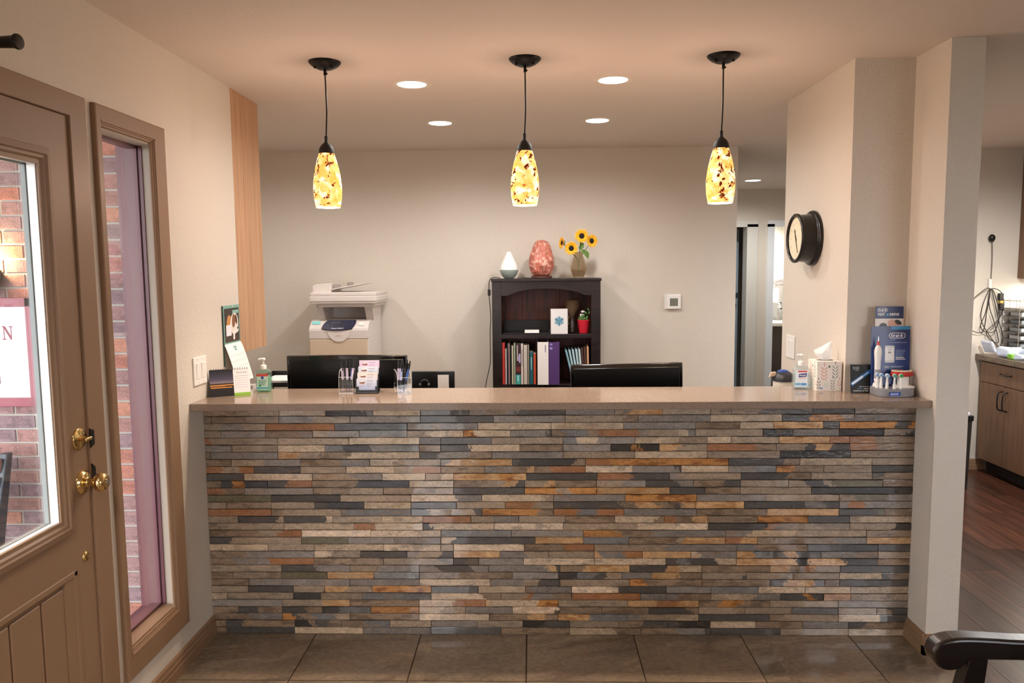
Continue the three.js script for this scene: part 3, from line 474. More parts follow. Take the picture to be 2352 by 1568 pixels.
{
  // tent desk calendar, photo and month panel side by side
  const a = Math.atan2(0.085, 0.15), o = thing('desk_calendar', 'small tent desk calendar with sunset photo and December page', 'calendar', [-1.327, CT, -0.1], 0.5);
  const img = art(512, 400, (g, w, h) => {
    const s = g.createLinearGradient(0, 0, 0, h); s.addColorStop(0, '#17161c'); s.addColorStop(0.38, '#4d4860'); s.addColorStop(0.5, '#8d7f88'); s.addColorStop(0.54, '#20160f'); s.addColorStop(1, '#121010'); g.fillStyle = s; g.fillRect(0, 0, 300, h);
    g.fillStyle = '#d99548'; g.fillRect(0, 226, 300, 16); g.fillRect(10, 262, 270, 14); g.fillStyle = '#a86a30'; g.fillRect(0, 246, 190, 8);
    g.fillStyle = '#f3eef2'; g.fillRect(300, 0, 212, h); g.fillStyle = '#5a5560'; g.font = 'italic 30px serif'; g.fillText('December', 340, 70); g.fillRect(318, 110, 176, 3);
    g.fillStyle = '#c8b8cc'; for (let r = 0; r < 5; r++) for (let c = 0; c < 7; c++) g.fillRect(322 + c * 25, 140 + r * 34, 12, 10); g.fillStyle = '#8fc43c'; g.fillRect(300, 360, 212, 40);
  });
  const pm = mat(0xffffff, 0.5, { map: img }), W = 0.165, Hh = 0.118;
  part('front_page', uvRect(bx(-W / 2, W / 2, 0, Hh, -0.001, 0.001), 'x', 'y'), pm, o, [0, 0, 0.03], [-0.25, 0, 0]);
  part('back_board', bx(-W / 2, W / 2, 0, Hh, -0.001, 0.001), mat(0xb5b2b0, 0.6), o, [0, 0, -0.03], [0.25, 0, 0]);
  part('base_board', bx(-W / 2, W / 2, 0, 0.002, -0.03, 0.03), mat(0x9a9896, 0.6), o);
  for (let i = 0; i < 16; i++) part('wire_ring', new THREE.TorusGeometry(0.0045, 0.0008, 6, 14).rotateY(Math.PI / 2), blackM, o, [-W / 2 + 0.008 + i * 0.0099, Hh * 0.968, 0]);
}
// sanitizer pump bottles
function pumpBottle(name, label, pos, ry, w, d, h, tint, art1, liquid, capC) {
  const o = thing(name, label, 'bottle', pos, ry);
  const body = new THREE.Shape(); const r = 0.008; body.moveTo(-w / 2 + r, 0); body.lineTo(w / 2 - r, 0); body.quadraticCurveTo(w / 2, 0, w / 2, r); body.lineTo(w / 2, h * 0.78); body.quadraticCurveTo(w / 2, h * 0.95, w * 0.2, h); body.lineTo(-w * 0.2, h); body.quadraticCurveTo(-w / 2, h * 0.95, -w / 2, h * 0.78); body.lineTo(-w / 2, r); body.quadraticCurveTo(-w / 2, 0, -w / 2 + r, 0);
  const g = ext(body, d - 0.012, 0.006).translate(0, 0, -(d - 0.012) / 2);
  part('bottle_body', g, phys(tint, 0.05, { transmission: 0.92, thickness: 0, ior: 1.4 }), o);
  part('gel', new RoundedBoxGeometry(w - 0.009, h * 0.68, d - 0.009, 3, 0.006).translate(0, h * 0.35 + 0.002, 0), phys(liquid, 0.1, { transmission: 0.6, thickness: 0 }), o);
  part('label', uvRect(bx(-w * 0.42, w * 0.34, h * 0.10, h * 0.80, d / 2 - 0.0002, d / 2 + 0.0004), 'x', 'y'), mat(0xffffff, 0.4, { map: art1 }), o);
  part('collar', lathe([[0.0125, 0], [0.013, 0.004], [0.013, 0.016], [0.011, 0.019], [0.005, 0.02]], 28), capC, o, [0, h - 0.001, 0]);
  const p = part('pump', lathe([[0.004, 0], [0.004, 0.018], [0.009, 0.022], [0.010, 0.028], [0.007, 0.032], [0, 0.033]], 24), capC, o, [0, h + 0.017, 0]);
  part('spout', tube([[0, 0.026, 0], [-0.012, 0.028, 0.002], [-0.02, 0.025, 0.004]], 0.0042, 10, 12), capC, p);
}
const label1 = art(200, 260, (g, w, h) => { g.fillStyle = '#bfe0cf'; g.fillRect(0, 0, w, h); g.fillStyle = '#c8443a'; g.fillRect(0, 0, w, 40); g.fillStyle = '#274b9b'; g.beginPath(); g.arc(100, 62, 26, 0, 7); g.fill(); g.fillStyle = '#3b7f62'; for (let i = 0; i < 5; i++) g.fillRect(30, 104 + i * 18, 140 - i * 9, 8); g.fillStyle = '#2f9b55'; g.beginPath(); g.arc(54, 190, 20, 0, 7); g.fill(); g.fillStyle = '#58b5c4'; g.fillRect(0, 216, w, 30); });
pumpBottle('hand_sanitizer', 'green hand sanitizer pump bottle beside the desk calendar', [-1.207, CT, -0.19], 0.1, 0.066, 0.038, 0.103, 0xe2f5ec, label1, 0xbfe6d2, whiteM);
const label2 = art(200, 260, (g, w, h) => { g.fillStyle = '#dfe9ef'; g.fillRect(0, 0, w, h); g.fillStyle = '#c23a44'; g.fillRect(40, 8, 150, 24); g.fillStyle = '#2c3478'; g.beginPath(); g.moveTo(60, 56); g.lineTo(190, 44); g.lineTo(180, 104); g.lineTo(50, 112); g.fill(); g.fillStyle = '#ffffff'; g.font = 'italic bold 34px sans-serif'; g.fillText('Purell', 66, 92); g.fillStyle = '#e29aa6'; g.fillRect(60, 122, 120, 10); g.fillStyle = '#6fb2dc'; g.fillRect(0, 200, 90, 36); g.fillStyle = '#4f93d0'; g.fillRect(96, 200, 90, 40); });
pumpBottle('hand_sanitizer', 'clear hand sanitizer pump bottle beside the floral tissue box', [1.19, CT, -0.2], -0.05, 0.068, 0.04, 0.105, 0xf2f7f8, label2, 0xdcebf0, mat(0xe3e2df, 0.35));

// pens, cups, cards
const acrylic = phys(0xffffff, 0.03, { transmission: 1, thickness: 0, ior: 1.49 });
function pen(pos, tiltX, tiltZ, bodyC, label, len = 0.142) {
  const o = thing('pen', label, 'pen', pos, 0, 'pens in the clear cups'); o.rotation.set(tiltX, rr(0, 6), tiltZ, 'ZXY');
  part('barrel', lathe([[0.0006, 0], [0.0012, 0.004], [0.0042, 0.016], [0.0048, 0.03], [0.0052, 0.055], [0.0052, len * 0.74], [0.0042, len * 0.75]], 14), bodyC, o);
  part('grip', lathe([[0.0046, 0.014], [0.0056, 0.02], [0.0056, 0.05], [0.005, 0.056]], 14), mat(0x1d2836, 0.6), o);
  part('cap', merge(lathe([[0.0046, len * 0.72], [0.005, len * 0.74], [0.0048, len * 0.92], [0.003, len * 0.93], [0.003, len], [0, len]], 14), bx(0.005, 0.0066, len * 0.66, len * 0.92, -0.0022, 0.0022)), mat(0x0d0d10, 0.25), o);
}
function cup(label, x, z, ry, arch) {
  const o = thing('pen_cup', label, 'pen cup', [x, CT, z], ry, 'clear acrylic pen cups'), w = 0.062, d = 0.062, t = 0.003;
  part('base', bx(-w / 2, w / 2, 0, 0.004, -d / 2, d / 2), acrylic, o); part('front_wall', bx(-w / 2, w / 2, 0.004, 0.072, d / 2 - t, d / 2), acrylic, o);
  const sh = new THREE.Shape(); sh.moveTo(-d / 2, 0); sh.lineTo(d / 2 - t, 0); sh.lineTo(d / 2 - t, 0.07); sh.quadraticCurveTo(d / 2 - 0.01, 0.094, -d / 2, 0.1); sh.closePath();
  for (const s of [-1, 1]) part('side_wall', ext(sh, t).rotateY(-Math.PI / 2).translate(s > 0 ? w / 2 : -w / 2 + t, 0.004, 0), acrylic, o);
  part('back_wall', bx(-w / 2 + t, w / 2 - t, 0.004, 0.104, -d / 2, -d / 2 + t), acrylic, o);
  part('polished_edges', merge(bx(-w / 2, w / 2, 0.0715, 0.0728, d / 2 - t, d / 2 + 0.0004), bx(-w / 2 - 0.0004, -w / 2 + 0.0008, 0, 0.072, d / 2 - 0.0008, d / 2 + 0.0004), bx(w / 2 - 0.0008, w / 2 + 0.0004, 0, 0.072, d / 2 - 0.0008, d / 2 + 0.0004), bx(w / 2 - 0.0008, w / 2 + 0.0004, 0, 0.1, -d / 2, -d / 2 + 0.001), bx(-w / 2, w / 2, 0, 0.004, d / 2 - 0.0006, d / 2 + 0.0005), bx(w / 2 - 0.0006, w / 2 + 0.0005, 0, 0.004, -d / 2, d / 2), tube([[-w / 2 + t / 2, 0.073, d / 2 - t], [-w / 2 + t / 2, 0.09, d / 2 - 0.011], [-w / 2 + t / 2, 0.1, d / 2 - 0.03], [-w / 2 + t / 2, 0.104, -d / 2]], 0.0009, 5), tube([[w / 2 - t / 2, 0.073, d / 2 - t], [w / 2 - t / 2, 0.09, d / 2 - 0.011], [w / 2 - t / 2, 0.1, d / 2 - 0.03], [w / 2 - t / 2, 0.104, -d / 2]], 0.0009, 5)), mat(0xe6eaec, 0.15), o);
}
const lilac = mat(0xd9cbe0, 0.35), paleBlue = mat(0xb9c6ee, 0.35), blueP = mat(0x2f62b8, 0.3), blackP = mat(0x111116, 0.25);
cup('clear acrylic pen cup left of the card holder', -0.822, -0.155, 0.04);
cup('clear acrylic pen cup right of the card holder', -0.570, -0.125, 0.42);
[[-0.838, -0.15, 0.02, 0.03, lilac, 'lilac pen leaning left in the left cup'], [-0.826, -0.16, -0.05, -0.02, blackP, 'black pen at the back of the left cup'], [-0.818, -0.146, 0.03, 0.0, lilac, 'lilac pen standing upright in the left cup'], [-0.814, -0.165, -0.06, -0.14, blueP, 'blue pen tilted right in the left cup'], [-0.808, -0.15, 0.02, -0.16, lilac, 'lilac pen tilted right in the left cup']].forEach(([x, z, a, b, c, l]) => pen([x, CT + 0.005, z], a, b, c, l));
[[-0.588, -0.125, 0.02, -0.03, lilac, 'lilac pen leaning in the right cup'], [-0.578, -0.118, 0.03, -0.06, paleBlue, 'pale blue pen in front in the right cup'], [-0.572, -0.14, -0.08, 0.0, blackP, 'black pen standing tall in the right cup'], [-0.568, -0.13, -0.05, -0.14, blackP, 'black pen tilted right in the right cup'], [-0.566, -0.12, 0.02, -0.24, blueP, 'blue pen tilted farthest right in the right cup'], [-0.582, -0.134, -0.06, 0.05, paleBlue, 'pale blue pen at the back of the right cup']].forEach(([x, z, a, b, c, l]) => pen([x, CT + 0.005, z], a, b, c, l));
{
  const o = thing('card_holder', 'black tiered business card holder between the pen cups', 'card holder', [-0.727, CT, -0.14], 0.06);
  part('base', bx(-0.049, 0.049, 0, 0.006, -0.035, 0.03, 0.002), blackM, o);
  part('back_plate', bx(-0.047, 0.047, 0.004, 0.1, -0.035, -0.032), blackM, o);
  for (let i = 0; i < 4; i++) part('pocket', merge(bx(-0.049, 0.049, 0.006, 0.016 + i * 0.025, 0.024 - i * 0.017, 0.026 - i * 0.017), bx(-0.049, -0.036, 0.01, 0.032 + i * 0.025, 0.0235 - i * 0.017, 0.0262 - i * 0.017), bx(0.036, 0.049, 0.01, 0.032 + i * 0.025, 0.0235 - i * 0.017, 0.0262 - i * 0.017)), blackM, o);
  const tints = [['#e9eefb', '#b9c8ec', 'front pale blue'], ['#f3e3d6', '#cfdcf2', 'second'], ['#e3ecfa', '#bcd0f0', 'third pale blue'], ['#e9d7ee', '#dcb5de', 'rear pink']];
  tints.forEach(([a, b], i) => {
    const t = art(256, 180, (g, w, h) => { const s = g.createLinearGradient(0, 0, 0, h); s.addColorStop(0, a); s.addColorStop(1, b); g.fillStyle = s; g.fillRect(0, 0, w, h); g.fillStyle = '#8a5a4c'; g.beginPath(); g.ellipse(72, 62, 36, 16, 0, 0, 7); g.fill(); g.fillStyle = '#ffffff'; g.beginPath(); g.ellipse(74, 44, 30, 7, -0.3, 0, 7); g.fill(); g.fillStyle = '#6c6878'; g.fillRect(130, 32, 80, 6); for (let k = 0; k < 5; k++) g.fillRect(130, 66 + k * 13, 70 - k * 6, 3); g.fillStyle = '#c89aa8'; for (let k = 0; k < 3; k++) g.fillRect(30, 96 + k * 12, 74, 3); });
    const c = solo('business_cards', uvRect(bx(-0.044, 0.044, 0, 0.052, 0, 0.008), 'x', 'y'), mat(0xffffff, 0.5, { map: t }), ['pale blue business cards in the front pocket of the holder', 'cream-edged business cards in the second pocket of the holder', 'pale blue business cards in the third pocket of the holder', 'pink business cards in the rear pocket of the holder'][i], 'cards', [-0.727 + (i - 1.5) * 0.001, CT + 0.013 + i * 0.025, -0.1255 - i * 0.017], [-0.1, 0.06, 0], 'business cards in the holder');
  });
}
// ───────────────────────── on the right of the counter
{
  const art1 = art(512, 512, (g, w, h) => {
    g.fillStyle = '#ece4dc'; g.fillRect(0, 0, w, h);
    const leaf = (x, y, l, wd, a, c) => { g.save(); g.translate(x, y); g.rotate(a); g.fillStyle = c; g.beginPath(); g.moveTo(0, 0); g.quadraticCurveTo(l * 0.5, -wd, l, 0); g.quadraticCurveTo(l * 0.5, wd, 0, 0); g.fill(); g.restore(); };
    const sprig = (x, y, n, st, l, wd, c, sc = 1) => { for (let i = 0; i < n; i++) { leaf(x, y - i * st, l, wd, -0.75, c); leaf(x, y - i * st, l, wd, -2.4, c); } leaf(x, y - n * st, l, wd, -1.57, c); };
    sprig(150, 330, 4, 58, 96, 24, '#d8a59a'); sprig(380, 300, 4, 56, 96, 22, '#8f9a96'); sprig(40, 480, 3, 50, 60, 12, '#3d5a48'); sprig(330, 500, 4, 46, 66, 12, '#2f4f40'); sprig(470, 430, 2, 44, 70, 16, '#d9b0a6'); sprig(190, 460, 2, 44, 70, 15, '#b9cdb8');
    g.fillStyle = '#2f6b4a'; g.beginPath(); g.arc(255, 90, 20, 0, 7); g.fill(); g.fillStyle = '#7aa6cf'; g.fillRect(70, 455, 60, 30);
  });
  const o = thing('tissue_box', 'square tissue box printed with pink and green leaves', 'tissue box', [1.2885, CT, -0.186]);
  const m = mat(0xffffff, 0.6, { map: art1 });
  const g = new THREE.BoxGeometry(0.106, 0.128, 0.106).translate(0, 0.064, 0);
  part('carton', g, m, o); part('slot', cyl(0.03, 0.03, 0.001, 32).scale(1.2, 1, 0.7), mat(0x3a3430, 0.8), o, [0, 0.1283, 0]);
  const t = thing('tissue', 'white tissue pulled up out of the floral box', 'tissue', [1.287, CT + 0.128, -0.186]);
  const P = [[-0.016, 0, 0.008], [0.002, 0, 0.012], [0.022, 0, 0.004], [0.016, 0, -0.01], [-0.01, 0, -0.01], [-0.052, 0.044, 0.006], [-0.046, 0.026, 0.012], [-0.022, 0.03, 0.02], [-0.002, 0.048, 0.015], [0.026, 0.084, 0.0], [0.03, 0.034, 0.006], [0.024, 0.05, -0.014], [-0.02, 0.056, -0.006], [0.010, 0.04, 0.018]];
  const T = [[0, 1, 7], [0, 7, 6], [6, 7, 5], [5, 7, 12], [7, 8, 12], [12, 8, 9], [7, 1, 8], [1, 13, 8], [8, 13, 9], [1, 2, 13], [2, 10, 13], [13, 10, 9], [2, 3, 10], [10, 3, 11], [10, 11, 9], [11, 12, 9], [3, 4, 11], [4, 12, 11], [4, 0, 6], [4, 6, 5], [4, 5, 12]], pos = [];
  for (const t3 of T) { const [a, b, c] = t3.map((k) => V(...P[k])), S = 4, at = (i, k) => a.clone().multiplyScalar(1 - (i + k) / S).addScaledVector(b, i / S).addScaledVector(c, k / S); for (let i = 0; i < S; i++) for (let k = 0; k < S - i; k++) { pos.push(at(i, k), at(i + 1, k), at(i, k + 1)); if (i + k < S - 1) pos.push(at(i + 1, k), at(i + 1, k + 1), at(i, k + 1)); } }
  let tg = new THREE.BufferGeometry().setFromPoints(pos); tg = mergeVertices(tg, 1e-5); tg.computeVertexNormals(); tg = toCreasedNormals(tg, 0.7);
  part('tissue_sheet', tg, phys(0xffffff, 0.9, { transmission: 0.3, thickness: 0, side: THREE.DoubleSide }), t);
}
{
  const o = thing('counter_sign', 'small black easel card with a glowing blue toothbrush picture', 'sign', [1.397, CT, -0.075], -0.06);
  const a = art(340, 480, (g, w, h) => {
    g.fillStyle = '#08090c'; g.fillRect(0, 0, w, h); g.save(); g.translate(20, 330); g.rotate(-0.62); g.fillStyle = '#1d6fb8'; g.fillRect(-16, -34, 400, 62); g.fillStyle = '#e8eef6'; g.beginPath(); g.roundRect(0, -20, 230, 36, 16); g.fill(); g.fillRect(225, -8, 120, 12); g.restore();
    g.fillStyle = '#d9dde2'; g.font = 'bold 22px sans-serif'; g.fillText('the Oral-B', 40, 54); g.fillText('Test Drive', 40, 80); g.font = '18px sans-serif'; g.fillText('system', 80, 104);
    g.font = 'bold 26px sans-serif'; g.fillText('Ask to try an', 140, 376); g.fillStyle = '#7fb2e8'; g.fillText('Oral-B', 110, 412); g.fillStyle = '#ffffff'; g.fillText('electric', 210, 412); g.fillText('toothbrush for FREE', 40, 448);
  });
  part('card', uvRect(bx(-0.042, 0.042, 0, 0.122, -0.0015, 0.0015), 'x', 'y'), mat(0xffffff, 0.55, { map: a }), o, [0, 0, 0.012], [-0.14, 0, 0]);
  part('easel_back', bx(-0.02, 0.02, 0, 0.09, -0.001, 0.001), blackM, o, [0, 0, -0.025], [0.22, 0, 0]);
}
{
  const o = thing('toothbrush_display', 'grey counter display stand with upright blue toothbrush backing card', 'display stand', [1.512, CT, -0.005], -0.02);
  const grey = mat(0x85858a, 0.4), wh = mat(0xf0efec, 0.3);
  const b = new THREE.Shape(); b.moveTo(-0.085, -0.045); b.lineTo(0.076, -0.045); b.lineTo(0.076, 0.0); b.bezierCurveTo(0.072, 0.058, -0.085, 0.09, -0.085, 0.0); b.closePath();
  const plat = part('platform', ext(b, 0.028, 0.003).rotateX(Math.PI / 2).translate(0, 0.031, 0), grey, o);
  const logo = art(200, 70, (g, w, h) => { g.fillStyle = '#2a56b4'; g.beginPath(); g.roundRect(2, 2, 196, 66, 30); g.fill(); g.fillStyle = '#fff'; g.font = 'bold 42px sans-serif'; g.fillText('Oral-B', 28, 50); });
  part('logo_plate', uvRect(new RoundedBoxGeometry(0.05, 0.016, 0.002, 2, 0.0009), 'x', 'y'), mat(0xffffff, 0.3, { map: logo }), plat, [-0.028, 0.015, 0.0585], [0, 0.12, 0]);
  const big = art(512, 860, (g, w, h) => {
    const s = g.createLinearGradient(0, 0, 0, h); s.addColorStop(0, '#1a2c63'); s.addColorStop(0.5, '#123a86'); s.addColorStop(1, '#0f2f6e'); g.fillStyle = s; g.fillRect(0, 0, w, h); g.fillStyle = '#2f8fc9'; g.fillRect(260, 0, 252, 46);
    g.strokeStyle = '#fff'; g.lineWidth = 7; g.beginPath(); g.roundRect(238, 94, 208, 70, 34); g.stroke(); g.fillStyle = '#fff'; g.font = 'bold 52px sans-serif'; g.fillText('Oral-B', 258, 148); g.font = '20px sans-serif'; g.fillStyle = '#b9cbe6'; g.fillText('GENIUS', 250, 196); g.fillRect(250, 222, 220, 5);
    g.fillStyle = '#d4d7da'; g.beginPath(); g.roundRect(182, 266, 126, 236, 18); g.fill(); g.fillStyle = '#eceff0'; g.fillRect(190, 300, 110, 168); g.fillStyle = '#7f8a94'; g.fillRect(230, 316, 30, 8); g.fillRect(224, 350, 40, 22);
    g.fillStyle = '#9db7dd'; for (let k = 0; k < 5; k++) g.fillRect(324, 326 + k * 20, 130 - k * 8, 6); g.fillStyle = '#fff'; g.fillRect(324, 426, 110, 10); g.fillRect(324, 448, 130, 10); g.fillStyle = '#8a93a8'; g.fillRect(180, 548, 60, 30); g.fillStyle = '#b9cbe6'; g.fillRect(256, 548, 180, 5); g.fillRect(256, 562, 150, 5);
    g.fillStyle = '#d39a4a'; g.fillRect(266, 596, 150, 7); g.fillStyle = '#9fb0c8'; g.fillRect(400, 800, 70, 9);
  });
  const card = part('backing_card', uvRect(bx(-0.08, 0.08, 0.022, 0.285, -0.0015, 0.0015), 'x', 'y'), mat(0xffffff, 0.3, { map: big }), o, [-0.002, 0, -0.045], [-0.05, 0, 0]);
  const lf = art(300, 300, (g, w, h) => { g.fillStyle = '#1b2c5e'; g.fillRect(0, 0, w, 130); g.fillStyle = '#d9d2cc'; g.fillRect(0, 130, w, 170); g.strokeStyle = '#e8eef8'; g.lineWidth = 4; g.beginPath(); g.roundRect(22, 18, 104, 40, 18); g.stroke(); g.fillStyle = '#fff'; g.font = 'bold 28px sans-serif'; g.fillText('Oral-B', 32, 48); g.font = 'bold 36px sans-serif'; g.fillText('TEST', 22, 98); g.fillText('DRIVE', 150, 98); g.fillStyle = '#4fa3e0'; g.beginPath(); g.arc(130, 86, 13, 0, 7); g.fill(); g.fillStyle = '#2a211e'; g.beginPath(); g.ellipse(84, 216, 44, 40, 0, 0, 7); g.fill(); g.fillStyle = '#c59a80'; g.fillRect(50, 226, 70, 70); g.fillStyle = '#cf9c8a'; g.beginPath(); g.ellipse(190, 190, 60, 46, 0.5, 0, 7); g.fill(); g.fillStyle = '#30282a'; g.beginPath(); g.ellipse(244, 170, 40, 24, 0.5, 0, 7); g.fill(); g.fillStyle = '#a8bde0'; g.fillRect(230, 210, 60, 80); });
  part('leaflet_header', uvRect(bx(-0.058, 0.058, 0.25, 0.368, -0.001, 0.001), 'x', 'y'), mat(0xffffff, 0.35, { map: lf }), o, [-0.006, 0, -0.0505], [-0.05, 0, 0]);
  const br = part('toothbrush_model', lathe([[0.010, 0], [0.0125, 0.01], [0.0115, 0.045], [0.0125, 0.09], [0.015, 0.12], [0.015, 0.135], [0.011, 0.15], [0.0055, 0.156], [0.0045, 0.16]], 28).scale(1, 1, 0.9), wh, o, [-0.062, 0.05, -0.032]);
  part('orange_neck', cyl(0.0035, 0.005, 0.018), mat(0xd9532c, 0.4), br, [0, 0.166, 0]); part('steel_shaft', cyl(0.0012, 0.002, 0.02), chromeM, br, [0, 0.184, 0]); part('grey_grip', lathe([[0.0118, 0.012], [0.0121, 0.02], [0.0123, 0.052], [0.0118, 0.056]], 28).scale(1.02, 1, 0.93), mat(0x9aa0a8, 0.5), br); part('foot', cyl(0.014, 0.02, 0.022), wh, br, [0, -0.012, 0]);
  [[-0.078, 0.006], [-0.066, 0.016], [-0.048, 0.03], [-0.022, 0.038], [0.004, 0.036]].forEach(([x, z], i) => {
    const s = part('brush_head', merge(lathe([[0.006, 0], [0.0055, 0.02], [0.004, 0.035], [0.0035, 0.052]], 16), cyl(0.0085, 0.0085, 0.006, 24).rotateX(Math.PI / 2).translate(0, 0.058, 0)), wh, o, [x, 0.03, z]);
    part('bristles', cyl(0.007, 0.0065, 0.006, 20).rotateX(Math.PI / 2), mat([0x7fa9d8, 0x7fa9d8, 0x9cc0e6, 0x4f9d86, 0x3f9a4a][i], 0.6), s, [0, 0.058, 0.006]);
  });
  // model of a lower jaw on a white pedestal
  part('pedestal', bx(0.016, 0.056, 0.03, 0.078, -0.03, 0.0, 0.004), wh, o); part('step', bx(-0.0, 0.07, 0.03, 0.042, -0.035, 0.02, 0.004), wh, o);
  const arch = [], teeth = []; for (let i = 0; i <= 16; i++) { const a = Math.PI * (0.08 + 0.84 * i / 16), x = 0.040 * Math.cos(a), z = 0.030 * Math.sin(a); arch.push([x, 0, z]); if (i % 1 === 0) teeth.push(new RoundedBoxGeometry(0.006, 0.009, 0.006, 2, 0.002).rotateY(-a).translate(x, 0.012, z)); }
  const jaw = part('gum_model', tube(arch, 0.0105, 12, 48).scale(1, 1.0, 1), mat(0xc2271f, 0.3), o, [0.034, 0.088, -0.032]); part('teeth', merge(teeth), mat(0xeee6cf, 0.3), jaw);
}

// ───────────────────────── behind the counter
{
  const o = thing('office_desk', 'taupe work desk behind the reception counter', 'desk', [0, 0, -0.62]);
  part('desk_top', bx(-1.39, 1.33, 0.71, 0.74, -0.3, 0.3, 0.003), quartzM, o);
  for (const x of [-1.38, -0.4, 0.6, 1.3]) part('desk_panel', bx(x, x + 0.02, 0, 0.71, -0.28, 0.3), greyOakM, o);
}
const gloss = phys(0x050506, 0.14, { clearcoat: 1, clearcoatRoughness: 0.05 });
function monitor(label, x, z, ry, w, h, top, roll) {
  const o = thing('monitor', label, 'monitor', [x, 0.74, z], ry, 'black desktop monitors'); o.rotation.z = 0;
  const s = part('housing', new RoundedBoxGeometry(w, h, 0.03, 3, 0.006), gloss, o, [0, top - 0.74 - h / 2, 0], [0, 0, roll]);
  part('back_bezel', new RoundedBoxGeometry(w - 0.03, h - 0.03, 0.012, 3, 0.005), mat(0x070708, 0.22), s, [0, -0.004, 0.012]);
  part('screen', bx(-w / 2 + 0.015, w / 2 - 0.015, -h / 2 + 0.015, h / 2 - 0.015, -0.0158, -0.015), mat(0x101418, 0.15), s);
  part('neck', bx(-0.03, 0.03, 0.0, Math.max(0.05, top - 0.74 - h / 2), 0.012, 0.03, 0.004), blackM, o); part('foot', lathe([[0.11, 0], [0.11, 0.008], [0.09, 0.012], [0, 0.014]], 40), blackM, o);
}
monitor('black glossy monitor back in front of the copier', -0.935, -0.62, 0.0, 0.61, 0.36, 1.158, -0.003);
monitor('black glossy monitor back in front of the bookcase', 0.474, -0.62, 0.0, 0.558, 0.32, 1.107, 0.017);
{
  const o = thing('paper_tray', 'black wire letter tray behind the green sanitizer', 'tray', [-1.33, 0.74, -0.79], 0.03);
  part('tray_base', bx(-0.09, 0.14, 0, 0.012, -0.13, 0.13, 0.003), mat(0x1b1a1c, 0.5), o); part('upper_tray', merge(bx(-0.09, 0.14, 0.25, 0.256, -0.13, 0.13), bx(-0.09, -0.085, 0.25, 0.3, -0.13, 0.13), bx(0.135, 0.14, 0.25, 0.3, -0.13, 0.13), bx(-0.09, 0.14, 0.25, 0.3, -0.13, -0.125), bx(-0.09, 0.14, 0.25, 0.272, 0.125, 0.13)), mat(0x1b1a1c, 0.5), o);
  for (const x of [-0.088, 0.132]) for (const z of [-0.126, 0.12]) part('post', bx(x, x + 0.006, 0, 0.26, z, z + 0.006), mat(0x1b1a1c, 0.5), o);
  solo('paper_stack', bx(-0.07, 0.12, 0, 0.022, -0.11, 0.1), mat(0xf1efec, 0.7), 'white paper lying in the black letter tray', 'paper', [-1.33, 0.9965, -0.79], [0, 0.03, 0]);
}
{
  const o = thing('phone_stand', 'flat black panel with headset hook standing behind the counter', 'panel', [-0.502, 0.74, -0.64]);
  part('panel', bx(-0.108, 0.108, 0, 0.331, -0.012, 0.012, 0.003), blackM, o);
  part('white_card', new RoundedBoxGeometry(0.056, 0.09, 0.003, 3, 0.0014), mat(0xcfccca, 0.5), o, [0.052, 0.268, 0.013]);
  part('headset', merge(new THREE.TorusGeometry(0.022, 0.004, 10, 28, Math.PI).translate(0, 0, 0), cyl(0.009, 0.009, 0.012, 20).rotateZ(Math.PI / 2).translate(-0.022, -0.004, 0), cyl(0.009, 0.009, 0.012, 20).rotateZ(Math.PI / 2).translate(0.022, -0.004, 0)), mat(0x2a2a2c, 0.35), o, [-0.042, 0.268, 0.024]);
}
solo('card_box', uvRect(bx(-0.03, 0.03, 0, 0.3, -0.03, 0.03), 'x', 'y'), mat(0xc8c2bc, 0.5), 'small pale box behind the green sanitizer bottle', 'box', [-1.365, 0.74, -0.42]);
{
  const o = thing('desk_caddy', 'dome-shaped desk caddy with dark lid and blue top', 'caddy', [1.268, 0.74, -0.66]);
  part('cup', lathe([[0.045, 0], [0.05, 0.02], [0.052, 0.27], [0.048, 0.272]], 32), mat(0xe4ded4, 0.4), o); part('lid', lathe([[0.056, 0.27], [0.056, 0.278], [0.05, 0.3], [0.03, 0.315], [0, 0.318]], 32), mat(0x2c2f36, 0.4), o);
  part('blue_top', new THREE.SphereGeometry(0.026, 20, 12).scale(1.1, 0.45, 1), mat(0x22499b, 0.4), o, [-0.004, 0.315, 0]); part('spout', ext([[-0.02, -0.012], [0.018, -0.006], [0.012, 0.014], [-0.01, 0.012]], 0.012, 0.003), mat(0xd8c0a8, 0.5), o, [-0.056, 0.302, 0.0]);
  part('cable', tube([[0.055, 0.27, 0.02], [0.075, 0.283, 0.02], [0.082, 0.262, 0.03], [0.09, 0.21, 0.03]], 0.006, 8), blackM, o);
}
